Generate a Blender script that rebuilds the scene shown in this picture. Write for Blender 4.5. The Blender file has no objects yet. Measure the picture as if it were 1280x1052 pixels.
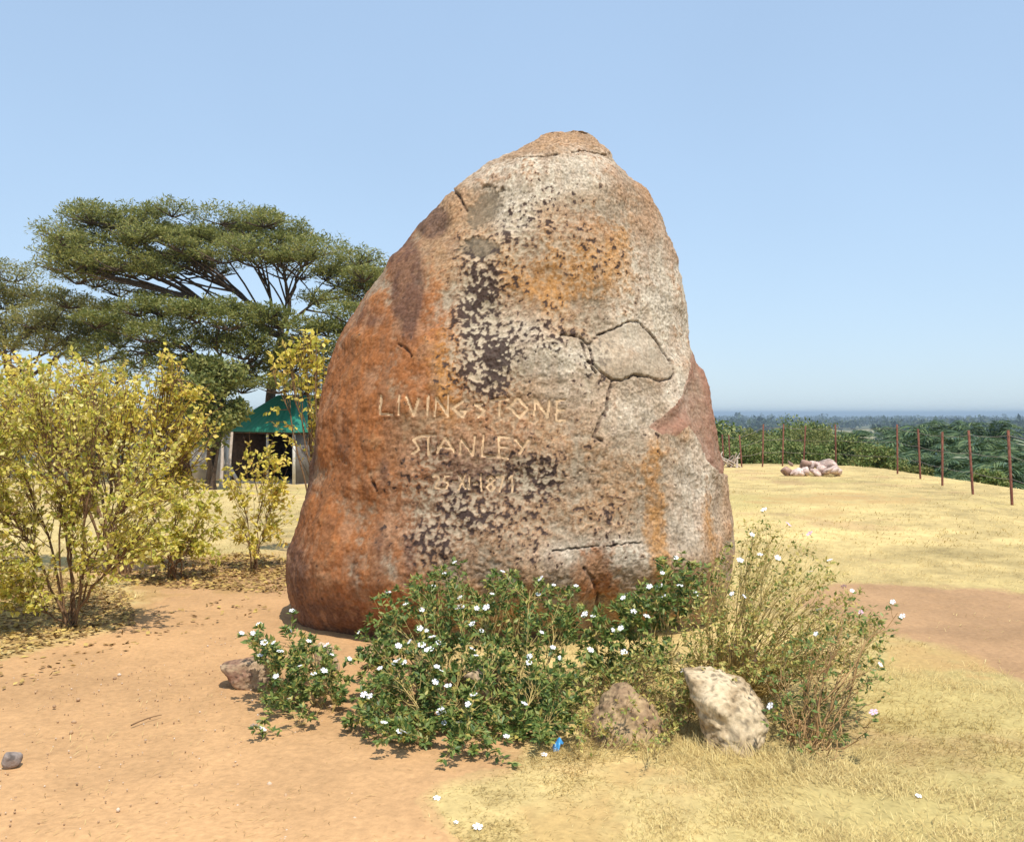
import bpy, bmesh, math, random
import numpy as np
from mathutils import Vector

R = math.radians
S = bpy.context.scene
C = S.collection
rng = np.random.default_rng(7)
random.seed(7)

# ------------------------------------------------------------------ camera, sky, sun, exposure
FPX, CU, CV, HOR, EYE = 1155.0, 640.0, 526.0, 516.0, 1.6
PITCH = math.atan((CV - HOR) / FPX)                      # the camera looks down very slightly
cam = bpy.data.cameras.new("camera")
cam.sensor_width = 36.0
cam.lens = FPX / 1280.0 * 36.0
cam.clip_start, cam.clip_end = 0.05, 120000.0
camo = bpy.data.objects.new("camera", cam)
C.objects.link(camo)
camo.location = (0, 0, EYE)
camo.rotation_euler = (R(90) - PITCH, 0, 0)
S.camera = camo

SUN_EL, SUN_AZ = R(66), R(152)                           # azimuth clockwise from +Y: in front of the stone, a little to the right
W = bpy.data.worlds.new("World")
S.world = W
W.use_nodes = True
wn = W.node_tree.nodes
sky = wn.new("ShaderNodeTexSky")
sky.sky_type = 'NISHITA'
sky.sun_disc = False
sky.sun_elevation = SUN_EL
sky.sun_rotation = SUN_AZ
sky.altitude = 0
sky.air_density = 1.0
sky.dust_density = 0.4
sky.ozone_density = 1.6
wn["Background"].inputs[1].default_value = 0.15
gm = wn.new("ShaderNodeGamma"); gm.inputs[1].default_value = 0.35      # hazy dry-season sky: an even, soft gradient
tn = wn.new("ShaderNodeMix"); tn.data_type = 'RGBA'; tn.blend_type = 'MULTIPLY'; tn.inputs[0].default_value = 1.0
tn.inputs[7].default_value = (1.62, 1.95, 2.32, 1)
W.node_tree.links.new(sky.outputs[0], gm.inputs[0])
W.node_tree.links.new(gm.outputs[0], tn.inputs[6])
hz = wn.new("ShaderNodeTexNoise"); hz.inputs["Scale"].default_value = 1.6; hz.inputs["Detail"].default_value = 4
hm = wn.new("ShaderNodeMapRange"); hm.inputs[1].default_value, hm.inputs[2].default_value, hm.inputs[3].default_value, hm.inputs[4].default_value = .3, .7, .95, 1.04
htc = wn.new("ShaderNodeTexCoord"); hs = wn.new("ShaderNodeVectorMath"); hs.operation = 'SCALE'
W.node_tree.links.new(htc.outputs["Generated"], hz.inputs["Vector"]); W.node_tree.links.new(hz.outputs[0], hm.inputs[0])
W.node_tree.links.new(tn.outputs[2], hs.inputs[0]); W.node_tree.links.new(hm.outputs[0], hs.inputs["Scale"])
W.node_tree.links.new(hs.outputs[0], wn["Background"].inputs[0])

sl = bpy.data.lights.new("sun", 'SUN')
sl.energy = 3.3
sl.angle = R(0.53)
sl.color = (1.0, 0.945, 0.86)
so = bpy.data.objects.new("sun", sl)
C.objects.link(so)
sd = Vector((math.sin(SUN_AZ) * math.cos(SUN_EL), math.cos(SUN_AZ) * math.cos(SUN_EL), math.sin(SUN_EL)))
so.rotation_euler = sd.to_track_quat('Z', 'Y').to_euler()
so.location = (20, -30, 60)

S.view_settings.view_transform = 'Standard'
S.view_settings.look = 'None'
S.view_settings.exposure = 0.60
S.view_settings.gamma = 1.0
S.render.engine = 'CYCLES'
S.cycles.use_denoising = True
S.cycles.max_bounces = 6
S.cycles.transparent_max_bounces = 4


# ------------------------------------------------------------------ helpers
def pix(u, v, d):
    """photo pixel + distance along +Y -> point in the place"""
    cx, cz = (np.asarray(u, float) - CU) / FPX, -(np.asarray(v, float) - CV) / FPX
    fy = math.cos(PITCH) + cz * math.sin(PITCH)
    fz = -math.sin(PITCH) + cz * math.cos(PITCH)
    d = np.asarray(d, float)
    return np.stack(np.broadcast_arrays(cx / fy * d, d, EYE + fz / fy * d), -1)


def gpix(u, v, z=0.0):
    """photo pixel on level ground at height z"""
    p = pix(u, v, 1.0)
    d = (EYE - z) / (EYE - p[..., 2])
    return pix(u, v, d)


def topix(p):
    x, y, z = p[..., 0], np.maximum(p[..., 1], 0.3), p[..., 2] - EYE
    fw = y * math.cos(PITCH) - z * math.sin(PITCH)
    up = y * math.sin(PITCH) + z * math.cos(PITCH)
    return CU + FPX * x / fw, CV - FPX * up / fw


def sstep(a, b, x):
    t = np.clip((x - a) / (b - a), 0, 1)
    return t * t * (3 - 2 * t)


_perm = np.random.default_rng(3).permutation(256)
_perm = np.concatenate([_perm, _perm, _perm])
_grad = np.random.default_rng(4).normal(size=(256, 3))
_grad /= np.linalg.norm(_grad, axis=1)[:, None]


def perlin(p, scale=1.0, seed=0):
    p = np.asarray(p, float) * scale + seed * 17.31
    i = np.floor(p).astype(int)
    f = p - i
    u = f * f * f * (f * (f * 6 - 15) + 10)
    i &= 255
    out = 0
    for dx in (0, 1):
        wx = u[:, 0] if dx else 1 - u[:, 0]
        hx = _perm[i[:, 0] + dx]
        for dy in (0, 1):
            wy = u[:, 1] if dy else 1 - u[:, 1]
            hy = _perm[hx + i[:, 1] + dy]
            for dz in (0, 1):
                wz = u[:, 2] if dz else 1 - u[:, 2]
                g = _grad[_perm[hy + i[:, 2] + dz] & 255]
                out = out + wx * wy * wz * (g[:, 0] * (f[:, 0] - dx) + g[:, 1] * (f[:, 1] - dy) + g[:, 2] * (f[:, 2] - dz))
    return out * 1.6


def fbm(p, scale, octaves=3, seed=0, gain=0.5):
    a, o = 1.0, 0
    for k in range(octaves):
        o = o + a * perlin(p, scale * 2 ** k, seed + k)
        a *= gain
    return o


def inpoly(u, v, poly):
    r = np.zeros(u.shape, bool)
    n = len(poly)
    for k in range(n):
        (x0, y0), (x1, y1) = poly[k], poly[(k + 1) % n]
        if y0 == y1:
            continue
        c = ((y0 > v) != (y1 > v)) & (u < (x1 - x0) * (v - y0) / (y1 - y0) + x0)
        r ^= c
    return r


def dseg(u, v, line):
    d = np.full(u.shape, 1e9)
    for (x0, y0), (x1, y1) in zip(line[:-1], line[1:]):
        L = (x1 - x0) ** 2 + (y1 - y0) ** 2 + 1e-9
        t = np.clip(((u - x0) * (x1 - x0) + (v - y0) * (y1 - y0)) / L, 0, 1)
        d = np.minimum(d, np.hypot(u - x0 - t * (x1 - x0), v - y0 - t * (y1 - y0)))
    return d


def link(o, parent=None):
    C.objects.link(o)
    if parent is not None:
        o.parent = parent
    return o


def mesh_np(name, V, F, mat, parent=None, color=None, smooth=True, loc=None, mats=None, mi=None):
    """one mesh object from numpy arrays: V (n,3), F (m,4) or (m,3)"""
    V = np.asarray(V, np.float32)
    F = np.asarray(F, np.int32)
    if parent is not None:
        V = V - np.array(parent.location, np.float32)
    if loc is not None:
        V = V - np.array(loc, np.float32)
    k = F.shape[1]
    m = bpy.data.meshes.new(name)
    m.vertices.add(len(V))
    m.vertices.foreach_set("co", V.ravel())
    m.loops.add(F.size)
    m.loops.foreach_set("vertex_index", F.ravel())
    m.polygons.add(len(F))
    m.polygons.foreach_set("loop_start", np.arange(0, F.size, k, dtype=np.int32))
    m.polygons.foreach_set("loop_total", np.full(len(F), k, np.int32))
    for q in (mats or [mat]):
        m.materials.append(q)
    if mi is not None:
        m.polygons.foreach_set("material_index", np.asarray(mi, np.int32))
    if color is not None:
        a = m.color_attributes.new("tint", 'FLOAT_COLOR', 'POINT')
        cc = np.ones((len(V), 4), np.float32)
        cc[:, :3] = color
        a.data.foreach_set("color", cc.ravel())
    m.update(calc_edges=True)
    m.validate()
    if smooth:
        m.polygons.foreach_set("use_smooth", np.ones(len(m.polygons), bool))
    o = bpy.data.objects.new(name, m)
    if loc is not None:
        o.location = loc
    return link(o, parent)


def empty(name, loc):
    o = bpy.data.objects.new(name, None)
    o.location = [float(q) for q in loc]
    o.empty_display_size = 0.2
    return link(o)


def tag(o, label=None, cat=None, group=None, kind=None):
    if label: o["label"] = label
    if cat: o["category"] = cat
    if group: o["group"] = group
    if kind: o["kind"] = kind
    return o


def cat_geo(parts):
    V, F, n = [], [], 0
    for v, f in parts:
        V.append(v); F.append(f + n); n += len(v)
    return np.concatenate(V), np.concatenate(F)


def bez(A, Cc, B, n):
    t = np.linspace(0, 1, n)[None, :, None]
    A, Cc, B = A[:, None], Cc[:, None], B[:, None]
    return (1 - t) ** 2 * A + 2 * t * (1 - t) * Cc + t * t * B


def tubes(P, r, sides=5):
    """P (M,n,3) paths, r (M,n) radii -> quads"""
    M, n, _ = P.shape
    T = np.gradient(P, axis=1)
    T /= np.linalg.norm(T, axis=2, keepdims=True) + 1e-9
    ref = np.where(np.abs(T[..., 2:3]) > 0.9, np.array([1.0, 0, 0]), np.array([0, 0, 1.0]))
    a = np.cross(T, ref); a /= np.linalg.norm(a, axis=2, keepdims=True) + 1e-9
    b = np.cross(T, a)
    th = np.arange(sides) * 2 * np.pi / sides
    V = P[:, :, None] + r[:, :, None, None] * (a[:, :, None] * np.cos(th)[:, None] + b[:, :, None] * np.sin(th)[:, None])
    idx = np.arange(M * n * sides).reshape(M, n, sides)
    nx = np.roll(idx, -1, axis=2)
    F = np.stack([idx[:, :-1], nx[:, :-1], nx[:, 1:], idx[:, 1:]], -1).reshape(-1, 4)
    return V.reshape(-1, 3), F


def unit(v):
    return v / (np.linalg.norm(v, axis=-1, keepdims=True) + 1e-9)


def leaves(P, D, N, L, Wd, fold=0.25, curl=0.0):
    """folded pointed leaves: base P, direction D, rough normal N"""
    D = unit(D)
    X = unit(np.cross(D, N))
    N = np.cross(X, D)
    L = np.broadcast_to(L, (len(P),))[:, None]
    Wd = np.broadcast_to(Wd, (len(P),))[:, None]
    base, tip = P, P + D * L - N * L * curl
    mid = P + D * L * 0.5 - N * Wd * fold
    le = P + D * L * 0.48 + X * Wd * 0.5
    ri = P + D * L * 0.48 - X * Wd * 0.5
    V = np.stack([base, ri, tip, le, mid], 1).reshape(-1, 3)
    i = np.arange(len(P))[:, None] * 5
    F = np.concatenate([i + [0, 1, 2, 4], i + [0, 4, 2, 3]], 0)
    return V, F


def along(P, k, t0=0.3, t1=1.0, r=rng):
    """k random points on each path: position, tangent"""
    M, n, _ = P.shape
    t = r.uniform(t0, t1, (M, k)) * (n - 1)
    i = np.minimum(t.astype(int), n - 2)
    f = (t - i)[..., None]
    m = np.arange(M)[:, None]
    a, b = P[m, i], P[m, i + 1]
    return (a + (b - a) * f).reshape(-1, 3), unit(b - a).reshape(-1, 3)


def skel(root, targets, k1, r, spread=0.25, r0=0.02, lift=0.35, tmin=0.35, n=7, rmove=0.0):
    """main stems from the root and a twig from a stem to every target"""
    seeds = targets[r.choice(len(targets), k1, replace=False)]
    for _ in range(3):
        a = np.argmin(((targets[:, None] - seeds[None]) ** 2).sum(-1), 1)
        for q in range(k1):
            if (a == q).any():
                seeds[q] = targets[a == q].mean(0)
    root = np.broadcast_to(root, (k1, 3)) + r.normal(0, spread * 0.15, (k1, 3)) * [1, 1, 0] + (seeds - root) * [rmove, rmove, 0]
    ctrl = root + (seeds - root) * np.array([0.28, 0.28, 0.62]) + r.normal(0, spread * 0.35, (k1, 3))
    main = bez(root, ctrl, seeds, 10)
    main[:, 1:-1] += r.normal(0, spread * 0.05, main[:, 1:-1].shape)
    t = r.uniform(tmin, 1, len(targets))
    ti = np.clip((t * 9).astype(int), 0, 8)
    A = main[a, ti] + (main[a, ti + 1] - main[a, ti]) * (t * 9 - ti)[:, None]
    ctrl = A * 0.5 + targets * 0.5 + r.normal(0, 0.12, targets.shape) * np.linalg.norm(targets - A, axis=1)[:, None]
    ctrl[:, 2] += lift * 0.2 * np.linalg.norm(targets - A, axis=1)
    tw = bez(A, ctrl, targets, n)
    rm = r0 * np.linspace(1, 0.28, 10)[None] * r.uniform(0.6, 1.1, (k1, 1))
    rt = r0 * np.linspace(0.26, 0.09, n)[None] * np.ones((len(targets), 1))
    return main, rm, tw, rt


# ------------------------------------------------------------------ materials
def new_mat(name):
    m = bpy.data.materials.new(name)
    m.use_nodes = True
    return m, m.node_tree.nodes, m.node_tree.links, m.node_tree.nodes["Principled BSDF"]


def mat_noise(name, c0, c1, scale=8.0, rough=0.85, bump=0.3, bscale=None, detail=8.0, dist=0.02, spec=0.3):
    m, n, l, b = new_mat(name)
    tc = n.new("ShaderNodeTexCoord")
    t = n.new("ShaderNodeTexNoise"); t.inputs["Scale"].default_value = scale; t.inputs["Detail"].default_value = detail
    r = n.new("ShaderNodeValToRGB")
    r.color_ramp.elements[0].position, r.color_ramp.elements[1].position = 0.32, 0.68
    r.color_ramp.elements[0].color, r.color_ramp.elements[1].color = (*c0, 1), (*c1, 1)
    l.new(tc.outputs["Object"], t.inputs["Vector"]); l.new(t.outputs[0], r.inputs[0]); l.new(r.outputs[0], b.inputs["Base Color"])
    t2 = n.new("ShaderNodeTexNoise"); t2.inputs["Scale"].default_value = bscale or scale * 4; t2.inputs["Detail"].default_value = 8
    bp = n.new("ShaderNodeBump"); bp.inputs["Strength"].default_value = bump; bp.inputs["Distance"].default_value = dist
    l.new(tc.outputs["Object"], t2.inputs["Vector"]); l.new(t2.outputs[0], bp.inputs["Height"]); l.new(bp.outputs[0], b.inputs["Normal"])
    b.inputs["Roughness"].default_value = rough
    b.inputs["Specular IOR Level"].default_value = spec
    return m


def mat_leaf(name, cols, rough=0.5, trans=0.3, spec=0.3):
    """cols: list of (position, rgb); one random colour for each leaf"""
    m, n, l, b = new_mat(name)
    g = n.new("ShaderNodeNewGeometry")
    r = n.new("ShaderNodeValToRGB")
    e = r.color_ramp.elements
    while len(e) < len(cols):
        e.new(0.5)
    for k, (p, c) in enumerate(cols):
        e[k].position = p; e[k].color = (*c, 1)
    l.new(g.outputs["Random Per Island"], r.inputs[0])
    l.new(r.outputs[0], b.inputs["Base Color"])
    b.inputs["Roughness"].default_value = rough
    b.inputs["Specular IOR Level"].default_value = spec
    if trans > 0:
        t = n.new("ShaderNodeBsdfTranslucent"); mx = n.new("ShaderNodeMixShader"); mx.inputs[0].default_value = trans
        l.new(r.outputs[0], t.inputs[0]); l.new(b.outputs[0], mx.inputs[1]); l.new(t.outputs[0], mx.inputs[2])
        l.new(mx.outputs[0], n["Material Output"].inputs[0])
    return m


def mat_tint(name, speck, rough=0.9, bump=0.4, bscale=60.0, bdist=0.01, lo=0.7, hi=1.25, fine=None):
    """colour from the surface's own tint attribute, broken up by fine noise"""
    m, n, l, b = new_mat(name)
    at = n.new("ShaderNodeAttribute"); at.attribute_name = "tint"
    tc = n.new("ShaderNodeTexCoord")
    t = n.new("ShaderNodeTexNoise"); t.inputs["Scale"].default_value = speck; t.inputs["Detail"].default_value = 6
    t.inputs["Roughness"].default_value = 0.65
    mr = n.new("ShaderNodeMapRange")
    mr.inputs[1].default_value, mr.inputs[2].default_value = 0.3, 0.7
    mr.inputs[3].default_value, mr.inputs[4].default_value = lo, hi
    mx = n.new("ShaderNodeVectorMath"); mx.operation = 'SCALE'
    l.new(tc.outputs["Object"], t.inputs["Vector"]); l.new(t.outputs[0], mr.inputs[0])
    l.new(at.outputs["Color"], mx.inputs[0]); l.new(mr.outputs[0], mx.inputs["Scale"])
    l.new(mx.outputs[0], b.inputs["Base Color"])
    t2 = n.new("ShaderNodeTexNoise"); t2.inputs["Scale"].default_value = bscale; t2.inputs["Detail"].default_value = 8
    bp = n.new("ShaderNodeBump"); bp.inputs["Strength"].default_value = bump; bp.inputs["Distance"].default_value = bdist
    l.new(tc.outputs["Object"], t2.inputs["Vector"]); l.new(t2.outputs[0], bp.inputs["Height"]); l.new(bp.outputs[0], b.inputs["Normal"])
    b.inputs["Roughness"].default_value = rough
    b.inputs["Specular IOR Level"].default_value = 0.2
    return m


M_ground = mat_tint("ground_earth", 26.0, 0.95, 0.7, 38.0, 0.010, 0.84, 1.14)
M_stone = mat_tint("weathered_granite", 34.0, 0.85, 0.38, 70.0, 0.008, 0.72, 1.28)
M_yleaf = mat_leaf("yellow_leaf", [(0, (.46, .46, .08)), (.25, (.72, .63, .11)), (.55, (.87, .72, .14)), (.9, (.90, .73, .22)), (1, (.58, .36, .08))], 0.45, 0.45)
M_yleaf2 = mat_leaf("yellow_green_leaf", [(0, (.40, .45, .08)), (.3, (.68, .63, .12)), (.6, (.84, .72, .16)), (.9, (.88, .80, .36)), (1, (.58, .40, .10))], 0.45, 0.5)
M_gleaf = mat_leaf("green_leaf", [(0, (.07, .125, .03)), (.45, (.15, .22, .05)), (.8, (.28, .32, .085)), (1, (.50, .40, .10))], 0.45, 0.28, 0.35)
M_sleaf = mat_leaf("straw_leaf", [(0, (.13, .19, .04)), (.45, (.30, .30, .07)), (.75, (.50, .40, .11)), (1, (.62, .48, .15))], 0.5, 0.2)
M_acacia = mat_leaf("acacia_leaf", [(0, (.14, .165, .05)), (.5, (.27, .285, .085)), (.85, (.37, .355, .11)), (1, (.42, .35, .12))], 0.6, 0.36)
M_acacia2 = mat_leaf("olive_acacia_leaf", [(0, (.16, .175, .05)), (.5, (.29, .275, .085)), (1, (.41, .35, .12))], 0.6, 0.36)
M_tree = mat_leaf("bushy_tree_leaf", [(0, (.11, .14, .035)), (.5, (.22, .24, .065)), (1, (.36, .33, .10))], 0.55, 0.34)
M_palm = mat_leaf("palm_leaf", [(0, (.03, .065, .025)), (.5, (.075, .13, .045)), (1, (.18, .23, .08))], 0.4, 0.2, 0.5)
M_far = mat_leaf("far_leaf", [(0, (.02, .04, .02)), (.6, (.05, .08, .033)), (1, (.11, .125, .05))], 0.8, 0.1)
M_shrub = mat_leaf("shrub_leaf", [(0, (.085, .135, .03)), (.5, (.18, .24, .06)), (1, (.36, .35, .12))], 0.6, 0.22)
M_bark = mat_noise("bark", (.06, .04, .028), (.14, .095, .065), 14, 0.9, 0.5)
M_stem = mat_noise("brown_stem", (.13, .07, .035), (.27, .16, .08), 20, 0.8, 0.3)
M_pstem = mat_noise("straw_stem", (.40, .28, .09), (.60, .45, .17), 20, 0.7, 0.2)
M_rstem = mat_noise("reddish_stem", (.30, .16, .07), (.50, .33, .14), 20, 0.7, 0.2)
M_straw = mat_leaf("dry_grass", [(0, (.32, .22, .085)), (.3, (.52, .385, .15)), (.7, (.66, .52, .215)), (.95, (.78, .64, .30)), (1, (.40, .34, .11))], 0.7, 0.25)
M_litter = mat_leaf("dead_leaf", [(0, (.18, .10, .04)), (.5, (.38, .24, .08)), (1, (.60, .44, .13))], 0.8, 0.1)


# ------------------------------------------------------------------ terrain
def ground_z(x, y):
    left = sstep(-1.0, -5.0, x)
    z = -0.04 * np.maximum(0, y - 10) * left * (y < 400)
    z = np.maximum(z, -1.3)
    ylim = 29.0 + 26 * left
    d = np.maximum(x - 10.4, y - ylim)
    cornr = np.hypot(np.maximum(x - 8.0, 0), np.maximum(y - ylim + 2.4, 0)) - 2.4
    d = np.where((x > 8.0) & (y > ylim - 2.4), cornr, d)
    d = np.maximum(d, np.maximum(-x - 60, -y - 40))
    dd = np.maximum(d, 0)
    drop = np.where(dd < 1.5, 0.16 * dd ** 2, 0.36 + 0.48 * (dd - 1.5))
    drop = np.minimum(drop, 6.5 + 0.10 * np.maximum(dd - 14, 0))
    z = z - np.minimum(drop, 26.0)
    r = np.hypot(x, y)
    return z - sstep(4700, 5600, r) * 6.0


DIRT_L = [(-900, 1500), (-900, 905), (0, 826), (60, 806), (150, 786), (185, 752), (160, 726), (90, 712), (95, 694), (250, 694), (375, 700), (470, 720),
          (470, 800), (600, 850), (660, 905), (640, 965), (560, 985), (525, 1005), (560, 1040), (610, 1100), (700, 1500)]
DIRT_R = [(985, 752), (1040, 729), (1150, 733), (1280, 742), (1700, 770), (2200, 1150), (1480, 925), (1280, 851), (1180, 812), (1110, 792), (1040, 775)]
PATCH = [[(640, 1000), (760, 985), (790, 1020), (770, 1070), (660, 1080)], [(735, 968), (800, 950), (862, 965), (850, 985), (780, 990)],
         [(930, 622), (1040, 615), (1150, 618), (1160, 628), (1040, 632), (940, 630)], [(1000, 640), (1050, 634), (1060, 645), (1010, 648)],
         [(1110, 800), (1220, 820), (1280, 850), (1190, 850), (1100, 830)]]
LITTER = [(-900, 1000), (-400, 905), (0, 828), (110, 792), (170, 782), (200, 745), (340, 742), (375, 728), (372, 700), (330, 690), (200, 700), (80, 700), (0, 720), (-900, 760)]


def ground_masks(x, y):
    p = np.stack([x, y, 0 * x], -1)
    dirt = np.zeros(len(x)); lit = np.zeros(len(x)); pat = np.zeros(len(x))
    K = 5
    for k in range(K):
        a = 0.035 * np.minimum(y, 12) * (0.5 + 0.4 * k / K)
        wx = x + a * fbm(p, 1.7, 3, 11 + 5 * k); wy = y + 1.6 * a * fbm(p, 1.7, 3, 53 + 5 * k)
        q = np.stack([wx, wy, 0 * x], -1)
        u, v = topix(q)
        f = (y > 0.5)
        dirt += (inpoly(u, v, DIRT_L) | inpoly(u, v, DIRT_R)) & f
        lit += inpoly(u, v, LITTER) & f
        for P in PATCH:
            pat += inpoly(u, v, P) & f
    return dirt / K, lit / K, np.minimum(pat / K, 1)


def build_ground():
    a1 = np.radians(np.linspace(-36, 36, 760))
    a0 = np.radians(np.linspace(36, 324, 90)[1:-1])
    az = np.concatenate([a1, a0])
    r = np.concatenate([np.linspace(0.3, 2.2, 8)[:-1], np.geomspace(2.2, 40, 480)[:-1], np.geomspace(40, 5600, 120)])
    A, Q = np.meshgrid(az, r)
    x, y = (Q * np.sin(A)).ravel(), (Q * np.cos(A)).ravel()
    z = ground_z(x, y)
    p = np.stack([x, y, 0 * x], -1)
    near = sstep(60, 25, np.hypot(x, y))
    z = z + near * (0.012 * perlin(p, 0.9, 5) + 0.009 * perlin(p, 3.1, 6) + 0.005 * perlin(p, 8.0, 8) + 0.0035 * perlin(p, 17.0, 9))
    dirt, lit, pat = ground_masks(x, y)
    n1, n2, n3 = fbm(p, 0.35, 4, 21), fbm(p, 1.6, 4, 31), perlin(p, 7.0, 41)
    soil = np.array([.475, .28, .131]) * (1 + 0.14 * n1 + 0.12 * n2 + 0.07 * n3)[:, None]
    right = (x > 1.5)[:, None] * np.ones(3)
    soil = np.where(right > 0, soil * [0.86, 0.88, 0.95], soil)
    straw = np.array([.52, .39, .165]) * (1 + 0.20 * n1 + 0.26 * n2 + 0.16 * n3)[:, None]
    green = np.array([.40, .33, .12])
    straw = straw + (green - straw) * (0.55 * sstep(0.15, 0.6, fbm(p, 0.22, 3, 61) + 0.25 * n2))[:, None]
    bare = sstep(0.25, 0.7, fbm(p, 0.55, 4, 71) + 0.2 * n3)
    straw = straw + (soil * 0.95 - straw) * (0.5 * bare)[:, None]
    col = straw + (soil - straw) * dirt[:, None]
    col = col + (np.array([.45, .29, .115]) - col) * (0.75 * pat * sstep(-0.35, 0.25, n2 + 0.5 * n3))[:, None]
    col = col + (np.array([.36, .22, .085]) - col) * (0.75 * lit * sstep(-0.4, 0.3, n2 + n3))[:, None]
    away = np.maximum(x - 11.2, y - (29.5 + 26 * sstep(-1, -5, x)))
    away = np.maximum(away, np.maximum(-x - 60, -y - 40))
    wood = sstep(0.0, 5.0, away)
    under = np.array([.075, .085, .03]) * (1 + 0.4 * fbm(p, 0.08, 3, 81))[:, None]
    field = sstep(0.25, 0.4, fbm(p * [1.0, 0.6, 1], 0.006, 3, 91)) * (np.hypot(x, y) > 120)
    azg = np.degrees(np.arctan2(x, y)); rg = np.hypot(x, y)
    field = np.maximum(field, ((azg > 16) & (azg < 21.7) & (rg > 820) & (rg < 1450)) * 1.0)
    under = under + (np.array([.36, .31, .15]) - under) * (0.75 * field)[:, None]
    col = col + (under - col) * wood[:, None]
    V = np.stack([x, y, z], -1)
    nr, na = Q.shape
    i = np.arange(nr * na).reshape(nr, na)
    j = np.roll(i, -1, 1)
    F = np.stack([i[:-1], j[:-1], j[1:], i[1:]], -1).reshape(-1, 4)[:, ::-1]
    c0 = len(V)
    V = np.concatenate([V, [[0, 0, 0]]]); col = np.concatenate([col, [soil[0]]])
    t = np.stack([np.full(na, c0), i[0], j[0], j[0]], -1)
    F = np.concatenate([F, np.stack([i[0], np.full(na, c0), j[0], j[0]], -1)[:0]])
    o = mesh_np("ground", V, F, M_ground, color=np.clip(col, 0.01, 0.9))
    tag(o, kind="structure")
    # the lake
    az = np.radians(np.linspace(-70, 70, 60)); rr = np.geomspace(4600, 26000, 14)
    A, Q = np.meshgrid(az, rr)
    V = np.stack([(Q * np.sin(A)).ravel(), (Q * np.cos(A)).ravel(), np.full(A.size, -27.0)], -1)
    i = np.arange(A.size).reshape(A.shape)
    F = np.stack([i[:-1, :-1], i[1:, :-1], i[1:, 1:], i[:-1, 1:]], -1).reshape(-1, 4)[:, ::-1]
    m = mat_noise("lake_water", (.05, .10, .14), (.07, .13, .17), 0.002, 0.25, 0.1, 0.05, dist=0.3)
    tag(mesh_np("lake", V, F, m), kind="structure")


build_ground()


# ------------------------------------------------------------------ the great stone
OUT = [(169.8, 706, 737), (172.1, 688, 742), (176.2, 672, 744), (184.6, 664.2, 749.0), (198.0, 640.4, 763.2), (212.0, 606.1, 767.3), (231.1, 581.0, 786.5), (250.6, 559.2, 812.5), (270.4, 541.8, 824.5), (300.2, 516.5, 837.1), (330.1, 487.4, 846.1), (360.0, 467.9, 851.0), (390.0, 450.1, 858.5), (415.0, 436.1, 858.6), (432.0, 423.6, 859.9), (442.0, 421.2, 864.9), (460.0, 413.9, 875.5), (480.0, 409.7, 883.0), (500.0, 404.2, 889.4), (540.0, 397.8, 897.0), (580.0, 394.4, 905.2), (620.0, 388.5, 905.4), (650.0, 383.0, 910.9), (680.0, 373.5, 912.9), (700.0, 369.0, 906.2), (722.0, 371.5, 902.1), (745.0, 376.4, 888.1), (765.0, 374.6, 887.7), (790.0, 382.5, 885.4)]

def _cr(s):          # strokes in the enlarged view of the carving -> photo pixels
    return [(455 + x / 4.74, 475 + y / 4.74) for x, y in s]

CARVED = [_cr(s) for s in [
    [(100, 92), (92, 197), (162, 203)], [(207, 92), (205, 200)], [(253, 96), (293, 208), (325, 108)], [(381, 92), (370, 206)],
    [(418, 208), (428, 103), (497, 212), (498, 88)], [(583, 126), (524, 165), (587, 218), (602, 182), (572, 180)],
    [(700, 138), (655, 142), (716, 178), (678, 218)], [(758, 120), (852, 110)], [(806, 115), (800, 212)],
    [(910, 104), (971, 165), (925, 222), (863, 160), (910, 104)], [(1008, 205), (1015, 108), (1088, 218), (1101, 116)],
    [(1192, 117), (1145, 122), (1142, 240), (1192, 239)], [(1143, 180), (1186, 175)],
    [(347, 324), (290, 350), (328, 405), (288, 433)], [(352, 328), (422, 324)], [(380, 328), (380, 440)], [(433, 427), (482, 338), (538, 427)], [(440, 396), (526, 400)],
    [(568, 438), (575, 348), (646, 442), (656, 328)], [(708, 326), (700, 446), (772, 456)], [(862, 340), (800, 335), (799, 452), (852, 461)], [(800, 395), (842, 394)],
    [(898, 348), (937, 392)], [(978, 346), (922, 434)],
    [(408, 572), (428, 557), (446, 578), (414, 636), (452, 638)], [(506, 564), (476, 570), (471, 595), (498, 606), (490, 636), (464, 641)], [(524, 602), (552, 600)], [(526, 605), (550, 603)],
    [(566, 560), (604, 642)], [(602, 558), (562, 646)], [(626, 568), (622, 642)], [(646, 612), (670, 610)], [(647, 615), (669, 613)], [(692, 558), (695, 652)],
    [(750, 570), (773, 588), (750, 606), (729, 588), (750, 570)], [(750, 606), (776, 632), (752, 656), (727, 632), (750, 606)], [(786, 570), (830, 568), (802, 658)], [(788, 574), (828, 572)],
    [(858, 584), (878, 566), (878, 660)]]]

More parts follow.
